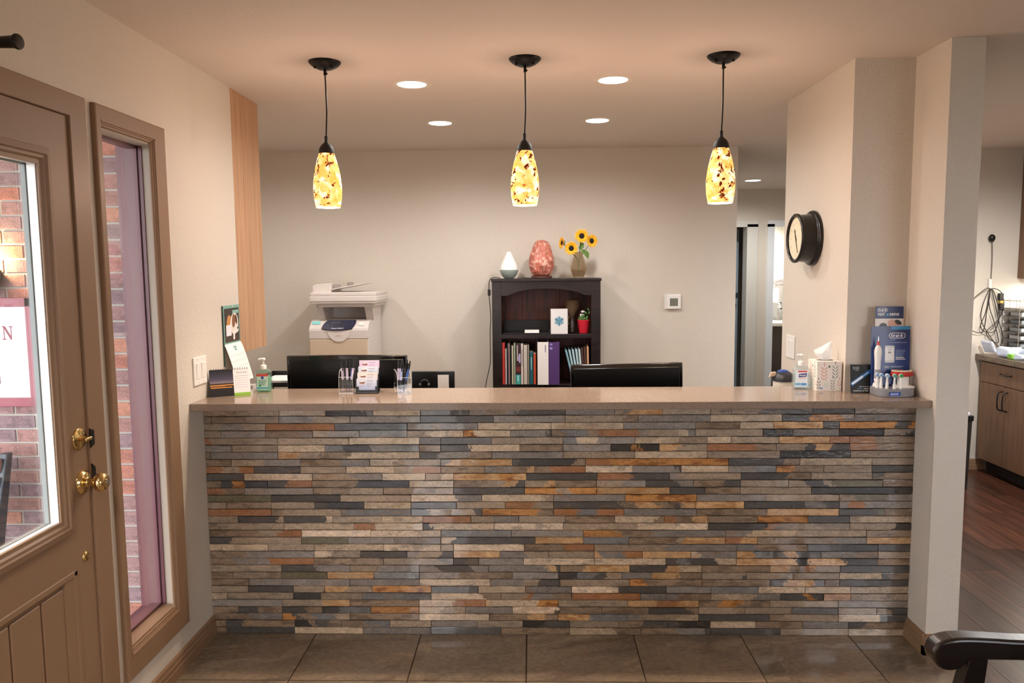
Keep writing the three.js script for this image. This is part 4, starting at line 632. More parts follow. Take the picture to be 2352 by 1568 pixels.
// ───────────────────────── copier
{
  const o = thing('copier', 'white multifunction laser copier with dark control panel', 'copier', [-1.31, 0.45, -2.12], 0);
  const wM = mat(0xdcd3cc, 0.45), cream = mat(new THREE.Color().setRGB(0.62, 0.49, 0.355), 0.5), grey = mat(0x9c928b, 0.5), X0 = -0.197, X1 = 0.205, zf = 0.22, Y = (y) => y - 0.45;
  part('body', merge(bx(X0, X1, 0, Y(1.125), -0.22, zf - 0.012, 0.004)), wM, o);
  part('front_cover', bx(X0 + 0.001, X1 - 0.008, 0.14, Y(1.122), zf - 0.013, zf, 0.006), cream, o);
  part('paper_drawer', bx(X0 + 0.001, X1 - 0.008, 0.004, 0.135, zf - 0.013, zf, 0.006), wM, o);
  const hood = ext([[-0.22, Y(1.12)], [-0.22, Y(1.24)], [0.06, Y(1.235)], [0.12, Y(1.248)], [0.165, Y(1.238)], [zf, Y(1.194)], [zf + 0.004, Y(1.18)], [zf, Y(1.126)]], X1 - X0 - 0.008, 0.004).rotateY(-Math.PI / 2).translate(X1 - 0.004, 0, 0);
  part('control_hood', hood, wM, o);
  // rounded plate under the control panel
  const apron = new THREE.Shape(); apron.moveTo(-0.07, 0.05); apron.lineTo(0.07, 0.05); apron.bezierCurveTo(0.052, -0.035, -0.052, -0.035, -0.07, 0.05);
  part('apron', ext(apron, 0.006, 0.002), wM, o, [0.006, Y(1.120), zf - 0.001]).scale.set(1.15, 1.25, 1);
  const name = art(256, 64, (g, w, h) => { g.fillStyle = '#d9d0c9'; g.fillRect(0, 0, w, h); g.fillStyle = '#b5382e'; g.font = 'bold 46px serif'; g.textAlign = 'center'; g.fillText('XEROX', w / 2, 48); });
  part('name_badge', uvRect(bx(-0.024, 0.024, -0.006, 0.006, 0, 0.0008), 'x', 'y'), mat(0xffffff, 0.5, { map: name }), o, [0.002, Y(1.146), zf + 0.0075]);
  const pan = art(512, 200, (g, w, h) => { g.fillStyle = '#1b1a33'; g.fillRect(0, 0, w, h); g.fillStyle = '#4a4650'; g.fillRect(130, 40, 150, 22); g.fillStyle = '#5d5c78'; for (let k = 0; k < 4; k++) for (let j = 0; j < 3; j++) g.fillRect(330 + k * 40, 36 + j * 28, 12, 8); g.fillRect(60, 100, 50, 6); g.fillRect(140, 98, 20, 10); g.fillStyle = '#e8e6ee'; g.font = 'bold 24px sans-serif'; g.fillText('Phaser 6180MFP', 150, 172); });
  const pts = []; const ps = new THREE.Shape(); ps.moveTo(-0.095, -0.026); ps.quadraticCurveTo(-0.098, 0.0, -0.07, 0.034); ps.lineTo(0.075, 0.034); ps.quadraticCurveTo(0.084, 0.03, 0.062, -0.026); ps.quadraticCurveTo(-0.02, -0.046, -0.095, -0.026);
  part('control_panel', uvRect(ext(ps, 0.006, 0.002), 'x', 'y'), mat(0xffffff, 0.25, { map: pan }), o, [0.016, Y(1.2125), 0.2], [-0.72, 0, 0]).scale.set(1.32, 1.25, 1);
  part('teal_label', bx(-0.028, 0.028, -0.012, 0.012, 0, 0.0012), mat(0x7ecfca, 0.5), o, [-0.155, Y(1.231), 0.182], [-0.72, 0, 0]);
  part('key_label', bx(-0.018, 0.018, -0.012, 0.012, 0, 0.001), mat(0xe9e2da, 0.5), o, [0.155, Y(1.222), 0.194], [-0.72, 0, 0]);
  part('output_back', bx(X0 + 0.03, X1 - 0.03, Y(1.235), Y(1.36), -0.21, -0.2), wM, o);
  for (const [a, b] of [[X0 + 0.02, X0 + 0.06], [X1 - 0.05, X1]]) part('side_column', ext([[-0.22, Y(1.23)], [-0.22, Y(1.35)], [0.1, Y(1.35)], [0.06, Y(1.3)], [0.02, Y(1.236)]], b - a, 0.002).rotateY(-Math.PI / 2).translate(b, 0, 0), wM, o);
  part('scanner_base', merge(bx(-0.186, 0.268, Y(1.375), Y(1.412), -0.2, zf, 0.006), bx(-0.182, 0.262, Y(1.362), Y(1.377), -0.2, zf - 0.006, 0.004), bx(-0.15, 0.24, Y(1.335), Y(1.365), -0.2, zf - 0.06, 0.01)), wM, o);
  part('platen_cover', bx(-0.182, 0.262, Y(1.412), Y(1.437), -0.2, zf - 0.004, 0.006), wM, o);
  part('feeder', ext([[-0.18, Y(1.432)], [-0.18, Y(1.478)], [-0.16, Y(1.49)], [-0.055, Y(1.5)], [-0.055, Y(1.432)]], 0.3, 0.004).translate(0, 0, -0.14), wM, o);
  part('feeder_gap', bx(-0.054, 0.05, Y(1.413), Y(1.43), zf - 0.01, zf - 0.0025), wM, o);
  part('feed_tray', bx(-0.12, 0.12, -0.003, 0.003, -0.13, 0.13, 0.002), wM, o, [0.06, Y(1.475), 0.02], [0, 0, 0.17]); part('paper_guide', merge(bx(-0.05, 0.0, Y(1.455), Y(1.492), 0.1, 0.11, 0.003), bx(0.0, 0.045, Y(1.472), Y(1.5), -0.08, -0.07, 0.004)), grey, o);
  const st = thing('copier_stand', 'low oak stand under the copier', 'stand', [-1.31, 0, -2.12]);
  part('stand_top', bx(-0.26, 0.26, 0.42, 0.448, -0.235, 0.235), greyOakM, st); for (const x of [-0.26, 0.24]) part('stand_side', bx(x, x + 0.02, 0, 0.42, -0.23, 0.23), greyOakM, st); part('stand_shelf', bx(-0.24, 0.24, 0.15, 0.17, -0.23, 0.22), greyOakM, st);
}
// ───────────────────────── bookcase
const espT = woodGrain(61, [0.115, 0.085, 0.085], [0.06, 0.045, 0.045], [0.16, 0.115, 0.11], 6, 40);
const espM = mat(0xffffff, 0.3, { map: rep(espT, 1.4) }), espBack = mat(new THREE.Color().setRGB(1.5, 0.95, 0.8), 0.42, { map: rep(woodGrain(67, [0.26, 0.13, 0.10], [0.12, 0.06, 0.05], [0.34, 0.17, 0.13], 40, 3), 1.2) });
const BZ = -2.06;                                             // front of the bookcase
{
  const o = thing('bookcase', 'espresso wooden bookcase with arched top rail', 'bookcase', [0.1, 0, -2.215]), F = 0.155, W = 0.372;
  for (const s of [-1, 1]) part('side_panel', bx(s > 0 ? W - 0.022 : -W, s > 0 ? W : -W + 0.022, 0, 1.495, -0.15, F - 0.02), espM, o);
  for (const s of [-1, 1]) part('stile', bx(s > 0 ? W - 0.062 : -W - 0.002, s > 0 ? W + 0.002 : -W + 0.062, 0, 1.497, F - 0.02, F, 0.002), espM, o);
  const rail = new THREE.Shape(); rail.moveTo(-W + 0.062, 1.497); rail.lineTo(W - 0.062, 1.497); rail.lineTo(W - 0.062, 1.398); rail.lineTo(W - 0.11, 1.4); rail.bezierCurveTo(0.16, 1.462, -0.16, 1.462, -W + 0.11, 1.4); rail.lineTo(-W + 0.062, 1.398); rail.closePath();
  part('arched_rail', ext(rail, 0.02, 0.001), espM, o, [0, 0, F - 0.02]);
  part('top_board', bx(-W - 0.008, W + 0.008, 1.497, 1.517, -0.16, F + 0.01, 0.003), espM, o);
  part('shelf', bx(-W + 0.022, W - 0.022, 1.102, 1.13, -0.14, F - 0.012, 0.002), espM, o); part('shelf', bx(-W + 0.022, W - 0.022, 0.757, 0.781, -0.14, F - 0.012, 0.002), espM, o); part('shelf', bx(-W + 0.022, W - 0.022, 0.40, 0.424, -0.14, F - 0.012, 0.002), espM, o); part('plinth', bx(-W + 0.06, W - 0.06, 0, 0.08, F - 0.02, F), espM, o);
  for (let i = 0; i < 8; i++) part('back_board', bx(-W + 0.022 + i * 0.0905, -W + 0.022 + i * 0.0905 + 0.0885, 0.02, 1.49, -0.156, -0.148), espBack, o);
}
// on top of it
{
  const o = thing('aroma_diffuser', 'white cone diffuser with grey-green base on the bookcase', 'diffuser', [-0.158, 1.517, -2.19]);
  part('base_bowl', lathe([[0, 0], [0.03, 0.0], [0.034, 0.004], [0.052, 0.022], [0.063, 0.045], [0.0655, 0.06]], 48), mat(0x99a69f, 0.4), o);
  part('cone_top', lathe([[0.0655, 0.06], [0.066, 0.066], [0.060, 0.088], [0.046, 0.118], [0.030, 0.15], [0.018, 0.178], [0.012, 0.187], [0.0, 0.187]], 48), mat(0xf1efeb, 0.5), o);
  const s = thing('salt_lamp', 'pink rock salt lamp on a round wooden base', 'salt lamp', [0.071, 1.517, -2.2]);
  part('wood_base', lathe([[0, 0], [0.072, 0], [0.074, 0.004], [0.072, 0.018], [0, 0.019]], 40), mat(0x4a2418, 0.45), s);
  const saltT = dataTex(256, 256, (u, v) => { const a = fbm(u * 14, v * 12, 301, 4), b = smooth(0.52, 0.72, fbm(u * 34, v * 22, 307, 3)) * 0.85; return [mix(0.76, 0.92, b) * (0.85 + 0.3 * a), mix(0.44, 0.74, b) * (0.85 + 0.3 * a), mix(0.37, 0.66, b) * (0.85 + 0.3 * a)]; });
  const g = lathe([[0, 0.018], [0.05, 0.018], [0.068, 0.026], [0.082, 0.05], [0.091, 0.085], [0.0925, 0.115], [0.084, 0.155], [0.072, 0.19], [0.058, 0.225], [0.044, 0.25], [0.022, 0.262], [0, 0.265]], 40);
  const p = g.attributes.position; for (let i = 0; i < p.count; i++) { const x = p.getX(i), y = p.getY(i), z = p.getZ(i), a = Math.atan2(z, x), ca = Math.cos(a) * 3, sa = Math.sin(a) * 3, k = 0.86 + 0.26 * (0.5 * vn(ca * 1.2 + 9, sa * 1.2 + y * 22, 311) + 0.5 * vn(ca + y * 40, sa + 5, 313)); p.setXYZ(i, x * k, y + (vn(ca, sa, 317) - 0.5) * 0.012 * (y > 0.03 ? 1 : 0), z * k); }
  const gg = g.toNonIndexed(); gg.computeVertexNormals(); part('salt_rock', gg, phys(0xffffff, 0.42, { map: saltT, transmission: 0.12, thickness: 0 }), s);
  const v = thing('glass_vase', 'smoky cut-glass vase holding the sunflowers', 'vase', [0.33, 1.517, -2.18]);
  const vg = lathe([[0, 0.002], [0.036, 0.002], [0.04, 0.006], [0.0585, 0.055], [0.057, 0.075], [0.044, 0.125], [0.031, 0.155], [0.0295, 0.17], [0.034, 0.182], [0.031, 0.182], [0.0265, 0.169], [0.028, 0.155], [0.041, 0.124], [0.0535, 0.074], [0.055, 0.055], [0.037, 0.009], [0, 0.008]], 14).toNonIndexed(); vg.computeVertexNormals();
  part('vase_body', vg, phys(0xf0e8da, 0.04, { transmission: 0.95, thickness: 0, ior: 1.5 }), v);
  part('water', lathe([[0, 0.01], [0.035, 0.01], [0.052, 0.055], [0.0515, 0.068], [0, 0.068]], 20), phys(0xe6dcc8, 0.05, { transmission: 0.9, thickness: 0 }), v);
}
const petalM = mat(0xf6b610, 0.55, { side: THREE.DoubleSide }), discM = mat(0x1c100a, 0.9), stemM = mat(0x5d7a2c, 0.6), leafM = mat(0x55752c, 0.6, { side: THREE.DoubleSide });
function leafGeo(l, w) { const g = new THREE.PlaneGeometry(w, l, 4, 6).translate(0, l / 2, 0), p = g.attributes.position; for (let i = 0; i < p.count; i++) { const t = p.getY(i) / l, k = Math.sin(Math.PI * Math.pow(clamp(t, 0.02, 0.995), 0.8)); p.setX(i, p.getX(i) * k); p.setZ(i, Math.abs(p.getX(i)) * 0.5 - t * t * l * 0.25); } g.computeVertexNormals(); return g; }
function sunflower(label, x, y, z, dir, r) {
  const o = thing('sunflower', label, 'flower', [0.33, 1.53, -2.18], 0, 'sunflowers in the glass vase'), c = V(x - 0.33, y - 1.53, z + 2.18), n = V(...dir).normalize();
  part('stem', tube([[0, 0.005, 0], [c.x * 0.12, 0.12, c.z * 0.1], [c.x * 0.55, c.y * 0.75, c.z * 0.6], [c.x - n.x * 0.012, c.y - n.y * 0.012, c.z - n.z * 0.012]], 0.0022, 7), stemM, o);
  const q = new THREE.Quaternion().setFromUnitVectors(V(0, 0, 1), n), head = [];
  for (let k = 0; k < 2; k++) for (let i = 0; i < 15; i++) { const g = leafGeo(r * rr(0.66, 0.82), r * 0.27); g.rotateX(0.25 + k * 0.2 + rr(-0.1, 0.1)); g.translate(0, r * 0.36, 0); g.rotateZ((i + k * 0.5) / 15 * Math.PI * 2 + rr(-0.06, 0.06)); head.push(g); }
  const pt = part('petals', merge(head), petalM, o, [c.x, c.y, c.z]); pt.quaternion.copy(q);
  part('seed_disc', new THREE.SphereGeometry(r * 0.42, 20, 12).scale(1, 1, 0.4), discM, o, [c.x, c.y, c.z]).quaternion.copy(q);
  part('sepals', merge([...Array(9)].map((_, i) => leafGeo(r * 0.5, r * 0.3).rotateX(-0.5).translate(0, r * 0.1, -0.004).rotateZ(i / 9 * 6.283))), leafM, o, [c.x, c.y, c.z]).quaternion.copy(q);
}
sunflower('tallest sunflower facing forward in the vase', 0.349, 1.806, -2.13, [0.0, 0.05, 1], 0.047);
sunflower('sunflower on the right of the vase turned aside', 0.419, 1.772, -2.15, [0.55, 0.05, 0.85], 0.046);
sunflower('lowest sunflower in front left of the vase', 0.277, 1.722, -2.13, [-0.1, -0.05, 1], 0.045);
sunflower('sunflower seen from the side at far left of the vase', 0.214, 1.761, -2.15, [-0.95, 0.12, 0.35], 0.042);
{
  const o = thing('leaf_sprig', 'green leafy sprig hanging over the vase rim', 'leaves', [0.33, 1.66, -2.16]);
  part('stem', tube([[0, 0, 0], [0.015, 0.05, 0.01], [0.035, 0.07, 0.02]], 0.002, 6), stemM, o);
  [[0.02, 0.05, 0.01, 0.05, 0.03, -2.3], [0.045, 0.045, 0.02, 0.06, 0.032, -2.8], [0.005, 0.055, 0.01, 0.05, 0.03, -0.6], [0.03, 0.07, 0.0, 0.045, 0.03, 0.5]].forEach(([x, y, z, l, w, a]) => part('leaf', leafGeo(l, w).rotateX(0.3), leafM, o, [x, y, z], [0, 0, a]));
}
part('cord', tube([[-0.10, 1.5195, -2.16], [-0.06, 1.5205, -2.15], [0.0, 1.5195, -2.15], [0.05, 1.52, -2.17]], 0.0022, 6).translate(-0.071, -1.517, 2.2), blackM, scene.getObjectByName('salt_lamp'));
{
  const o = thing('power_lead', 'black power lead hanging down the left side of the bookcase', 'cord', [0, 0, 0]);
  part('lead', tube([[-0.22, 1.52, -2.17], [-0.262, 1.526, -2.16], [-0.291, 1.51, -2.15], [-0.299, 1.43, -2.15], [-0.292, 1.31, -2.15], [-0.288, 1.24, -2.15], [-0.295, 1.15, -2.15], [-0.294, 1.02, -2.15], [-0.297, 0.92, -2.15], [-0.33, 0.76, -2.15], [-0.35, 0.5, -2.2]], 0.0028, 7, 90), blackM, o);
  part('inline_switch', new RoundedBoxGeometry(0.02, 0.045, 0.018, 2, 0.005), blackM, o, [-0.298, 1.42, -2.15]);
}
// upper shelf
{
  const y = 1.1305;
  const t = thing('desk_organizer', 'low black tray standing on the upper bookshelf', 'tray', [-0.04, y, -2.2]);
  part('tray_floor', bx(-0.16, 0.16, 0, 0.008, -0.09, 0.1, 0.002), mat(0x0c0b0c, 0.5), t); part('tray_back', bx(-0.165, 0.165, 0.004, 0.085, -0.1, -0.094, 0.002), mat(0x0c0b0c, 0.4), t); part('tray_side', bx(0.158, 0.17, 0.004, 0.03, -0.09, 0.1, 0.003), mat(0x0c0b0c, 0.4), t);
  solo('note_pad', bx(-0.05, 0.05, 0, 0.018, -0.035, 0.035), mat(0xf4f2ee, 0.6), 'white note pad lying in the black shelf tray', 'note pad', [0.0, y + 0.0085, -2.12]);
  const sn = art(256, 384, (g, w, h) => { g.fillStyle = '#d8d4d2'; g.fillRect(0, 0, w, h); g.save(); g.translate(128, 190); for (let i = 0; i < 6; i++) { g.rotate(Math.PI / 3); g.fillStyle = i % 2 ? '#5d8fa6' : '#47788f'; g.beginPath(); g.moveTo(0, 0); g.lineTo(22, -40); g.lineTo(0, -84); g.lineTo(-22, -40); g.fill(); g.fillRect(-30, -62, 60, 9); } g.restore(); });
  solo('greeting_card', uvRect(bx(-0.059, 0.059, 0, 0.174, -0.002, 0.002), 'x', 'y'), mat(0xffffff, 0.6, { map: sn }), 'white card with a blue snowflake on the upper bookshelf', 'card', [0.191, y, -2.11], [-0.08, 0, 0]);
  const d = thing('dried_bouquet', 'dark bottle with a burlap-wrapped dried bouquet on the shelf', 'dried plant', [0.283, y, -2.18]);
  part('bottle', lathe([[0, 0], [0.026, 0], [0.027, 0.01], [0.026, 0.08], [0.022, 0.1], [0.016, 0.12], [0.016, 0.14]], 24), phys(0x3b3026, 0.15, { transmission: 0.3, thickness: 0 }), d);
  part('burlap', lathe([[0.012, 0.11], [0.02, 0.125], [0.045, 0.17], [0.05, 0.2], [0.042, 0.222], [0.03, 0.23]], 24).scale(1.05, 1, 0.8), mat(0x5c4630, 0.9, { side: THREE.DoubleSide }), d);
  part('ribbon', tube([[-0.02, 0.118, 0.02], [-0.03, 0.09, 0.025], [-0.026, 0.06, 0.025]], 0.005, 6), mat(0x7a623c, 0.8), d);
  part('dried_leaves', merge([...Array(11)].map((_, i) => leafGeo(rr(0.05, 0.085), 0.026).rotateX(rr(-0.5, 0.5)).rotateZ((i - 5) * 0.3).translate((i - 5) * 0.008, 0.19, rr(-0.02, 0.01)))), mat(0x4a2c18, 0.9, { side: THREE.DoubleSide }), d);
  const p = thing('potted_succulent', 'small red metal bucket with a green succulent', 'potted plant', [0.36, y, -2.115]);
  part('red_bucket', lathe([[0, 0], [0.028, 0], [0.03, 0.004], [0.036, 0.05], [0.0365, 0.052], [0.042, 0.09], [0.0445, 0.094], [0.0425, 0.097], [0.038, 0.094], [0.036, 0.085], [0, 0.082]], 40), mat(new THREE.Color().setRGB(0.52, 0.012, 0.03), 0.35), p);
  part('succulent_leaves', merge([...Array(26)].map((_, i) => new THREE.SphereGeometry(0.009, 8, 6).scale(0.6, 1.5, 0.6).rotateX(rr(-0.8, 0.8)).rotateZ(rr(-0.9, 0.9)).translate(rr(-0.03, 0.03), 0.095 + rr(0, 0.022) + (i > 19 ? (i - 19) * 0.009 : 0), rr(-0.02, 0.02)).translate(i > 19 ? 0.018 : 0, 0, 0))), mat(0x4d7a3c, 0.5), p);
  part('white_bloom', merge(lathe([[0, 0.11], [0.012, 0.112], [0.014, 0.135], [0, 0.137]], 16), new THREE.SphereGeometry(0.015, 12, 8).scale(1, 0.6, 1).translate(0.008, 0.152, 0)), mat(0xcfc4c0, 0.6), p, [-0.012, 0, -0.005]);
}
// lower shelf: books, binders, folders
const BOOKS = [[0.019, 0.292, 0xb5322e, 'bright red thin folder'], [0.009, 0.25, 0xd9cfc2, 'cream thin booklet'], [0.008, 0.285, 0x2f3550, 'navy thin booklet'], [0.010, 0.288, 0x9c8276, 'taupe booklet'], [0.008, 0.27, 0x241d26, 'black thin booklet'], [0.013, 0.27, 0xb4b09a, 'sage booklet'], [0.012, 0.29, 0x97a58b, 'grey-green booklet'], [0.033, 0.283, 0x3a2022, 'dark brown book with teal foot'], [0.017, 0.285, 0xcdbfb8, 'pale pink-white book'], [0.026, 0.275, 0xbdb2a8, 'pale grey book'], [0.011, 0.275, 0x8a8278, 'grey thin book'], [0.024, 0.225, 0x0f5660, 'dark teal short book'], [0.019, 0.215, 0xb4492c, 'orange-red short book']];
{
  let x = -0.2075; const tilt = [0.0, -0.01, -0.02, -0.03, -0.02, -0.035, -0.04, 0, -0.01, -0.005, 0.0, 0, 0.01];
  BOOKS.forEach(([w, h, c, l], i) => {
    const o = thing('book', `${l} on the lower bookshelf`, 'book', [x + w / 2, 0.7815, -2.15], 0, 'books on the lower shelf'); x += w + 0.0022;
    part('cover', merge(bx(-w / 2, -w / 2 + 0.0012, 0, h, -0.1, 0.08), bx(w / 2 - 0.0012, w / 2, 0, h, -0.1, 0.08), bx(-w / 2, w / 2, 0, h, 0.0785, 0.08)), mat(c, 0.5), o);
    part('pages', bx(-w / 2 + 0.0012, w / 2 - 0.0012, 0.002, h - 0.003, -0.098, 0.0785), mat(0xd8d0c4, 0.8), o);
    if (i === 7) { part('spine_print', uvRect(bx(-w / 2, w / 2, 0, h, 0.08, 0.0806), 'x', 'y'), mat(0xffffff, 0.5, { map: art(64, 512, (g, W, Hh) => { g.fillStyle = '#33191c'; g.fillRect(0, 0, W, Hh); g.fillStyle = '#a79bc0'; g.beginPath(); g.ellipse(54, 180, 22, 60, 0, 0, 7); g.fill(); g.fillStyle = '#e8e2dc'; for (let k = 0; k < 9; k++) g.fillRect(14, 20 + k * 22, 14, 14); g.fillStyle = '#6a2a26'; g.fillRect(0, 290, W, 60); g.fillStyle = '#3f9a98'; g.fillRect(0, 390, W, 122); g.fillStyle = '#bfe0dc'; g.fillRect(22, 400, 14, 70); }) }), o); }
    if (i === 11 || i === 8) part('spine_print', bx(-w * 0.12, w * 0.12, h * 0.45, h * 0.85, 0.08, 0.0805), mat(i === 8 ? 0x7a6e70 : 0x9fc4c6, 0.5), o);
  });
  const b1 = thing('ring_binder', 'thick white ring binder on the lower bookshelf', 'binder', [0.0755, 0.7815, -2.14], 0, 'ring binders'); const bind = (o, w, h, m) => { part('cover', merge(bx(-w / 2, -w / 2 + 0.002, 0, h, -0.14, 0.098), bx(w / 2 - 0.002, w / 2, 0, h, -0.14, 0.098), bx(-w / 2, w / 2, 0, h, 0.094, 0.1, 0.002)), m, o); part('pages', bx(-w / 2 + 0.004, w / 2 - 0.004, 0.006, h - 0.02, -0.13, 0.07), mat(0xe9e6e0, 0.8), o); };
  bind(b1, 0.076, 0.297, mat(0xe6e1de, 0.35)); part('spine_label', bx(0.012, 0.022, 0.225, 0.28, 0.1, 0.1005), mat(0xb9b6ba, 0.5), b1); part('spine_text', bx(0.0155, 0.0185, 0.232, 0.272, 0.1005, 0.1009), mat(0x5a5870, 0.5), b1);
  const b2 = thing('ring_binder', 'thick purple ring binder on the lower bookshelf', 'binder', [0.1525, 0.7815, -2.14], 0, 'ring binders'); bind(b2, 0.074, 0.297, mat(new THREE.Color().setRGB(0.085, 0.04, 0.15), 0.3));
  part('spine_print', merge(bx(-0.03, -0.012, 0.275, 0.287, 0.1, 0.1005), bx(-0.03, -0.012, 0.245, 0.262, 0.1, 0.1005)), mat(0x8c84c4, 0.5), b2);
  const folders = [[0x7fa9b4, 'pale blue file folder leftmost, leaning', 0.24], [0x9fc0c8, 'pale blue file folder second, leaning', 0.2], [0xa8c6cf, 'pale blue file folder third, leaning', 0.16], [0xb2cdd4, 'pale blue file folder fourth, leaning', 0.12], [0xc3d6d8, 'pale blue-white file folder fifth, leaning', 0.09], [0x4a2f2a, 'brown file folder leaning', 0.07], [0x54362a, 'darker brown file folder leaning', 0.05], [0xd0a07a, 'tan file folder nearest the bookcase side', 0.02]];
  folders.forEach(([c, l, a], i) => { const o = thing('file_folder', `${l}`, 'folder', [0.2935 + i * 0.0142, 0.7832, -2.17], 0, 'file folders on the lower shelf'); const h = i < 5 ? 0.24 : 0.25 + (i - 5) * 0.004; part('folder_cover', bx(-0.0068, 0.0068, 0, h, -0.12, 0.08, 0.002), mat(c, 0.6), o, null, [0, 0, a]); part('folder_tab', bx(-0.001, 0.001, h - 0.002, h + 0.01, -0.06 + i * 0.01, 0.0 + i * 0.01), mat(c, 0.6), o, null, [0, 0, a]); });
}
// ───────────────────────── thermostat, clock
{
  const o = thing('thermostat', 'white square thermostat with grey screen on the back wall', 'thermostat', [1.031, 1.335, ZB]);
  part('back_plate', new RoundedBoxGeometry(0.118, 0.108, 0.01, 3, 0.004), whiteM, o, [-0.006, 0, 0.005]); part('housing', new RoundedBoxGeometry(0.1, 0.104, 0.018, 4, 0.007), mat(0xf0edeb, 0.35), o, [0.002, 0, 0.017]);
  part('display', bx(-0.029, 0.029, -0.03, 0.026, 0.0255, 0.0268), mat(0x74776c, 0.3), o); 
}
{
  const o = thing('wall_clock', 'round black deep-rimmed clock with cream face on the side wall', 'clock', [1.3486, 1.716, -0.53], -Math.PI / 2);
  const R = (g) => g.rotateX(Math.PI / 2);
  part('drum', R(lathe([[0, 0], [0.128, 0], [0.131, 0.004], [0.131, 0.012], [0.126, 0.018], [0.118, 0.020], [0.114, 0.026], [0.111, 0.072], [0.113, 0.076], [0.117, 0.079], [0.117, 0.088], [0.112, 0.092], [0.104, 0.092], [0.102, 0.086], [0.100, 0.080]], 64)), mat(0x0d0b0a, 0.28), o);
  const face = art(512, 512, (g, w, h) => { g.fillStyle = '#e3d9bd'; g.fillRect(0, 0, w, h); g.fillStyle = '#4a4438'; g.font = '34px serif'; g.textAlign = 'center'; g.textBaseline = 'middle'; for (let i = 1; i <= 12; i++) { const a = i / 12 * 6.283; g.fillText(String(i), 256 + 190 * Math.sin(a), 256 - 190 * Math.cos(a)); } });
  part('clock_face', uvRect(R(cyl(0.1005, 0.1005, 0.003, 48)), 'x', 'y'), mat(0xffffff, 0.5, { map: face }), o, [0, 0, 0.08]);
  part('hour_hand', ext([[-0.004, -0.012], [0.004, -0.012], [0.003, 0.03], [0.006, 0.034], [0, 0.05], [-0.006, 0.034], [-0.003, 0.03]], 0.0012), blackM, o, [0, 0, 0.0822], [0, 0, 0.45]); part('minute_hand', ext([[-0.003, -0.018], [0.003, -0.018], [0.0015, 0.075], [-0.0015, 0.075]], 0.0012), blackM, o, [0, 0, 0.0838], [0, 0, -2.75]);
}

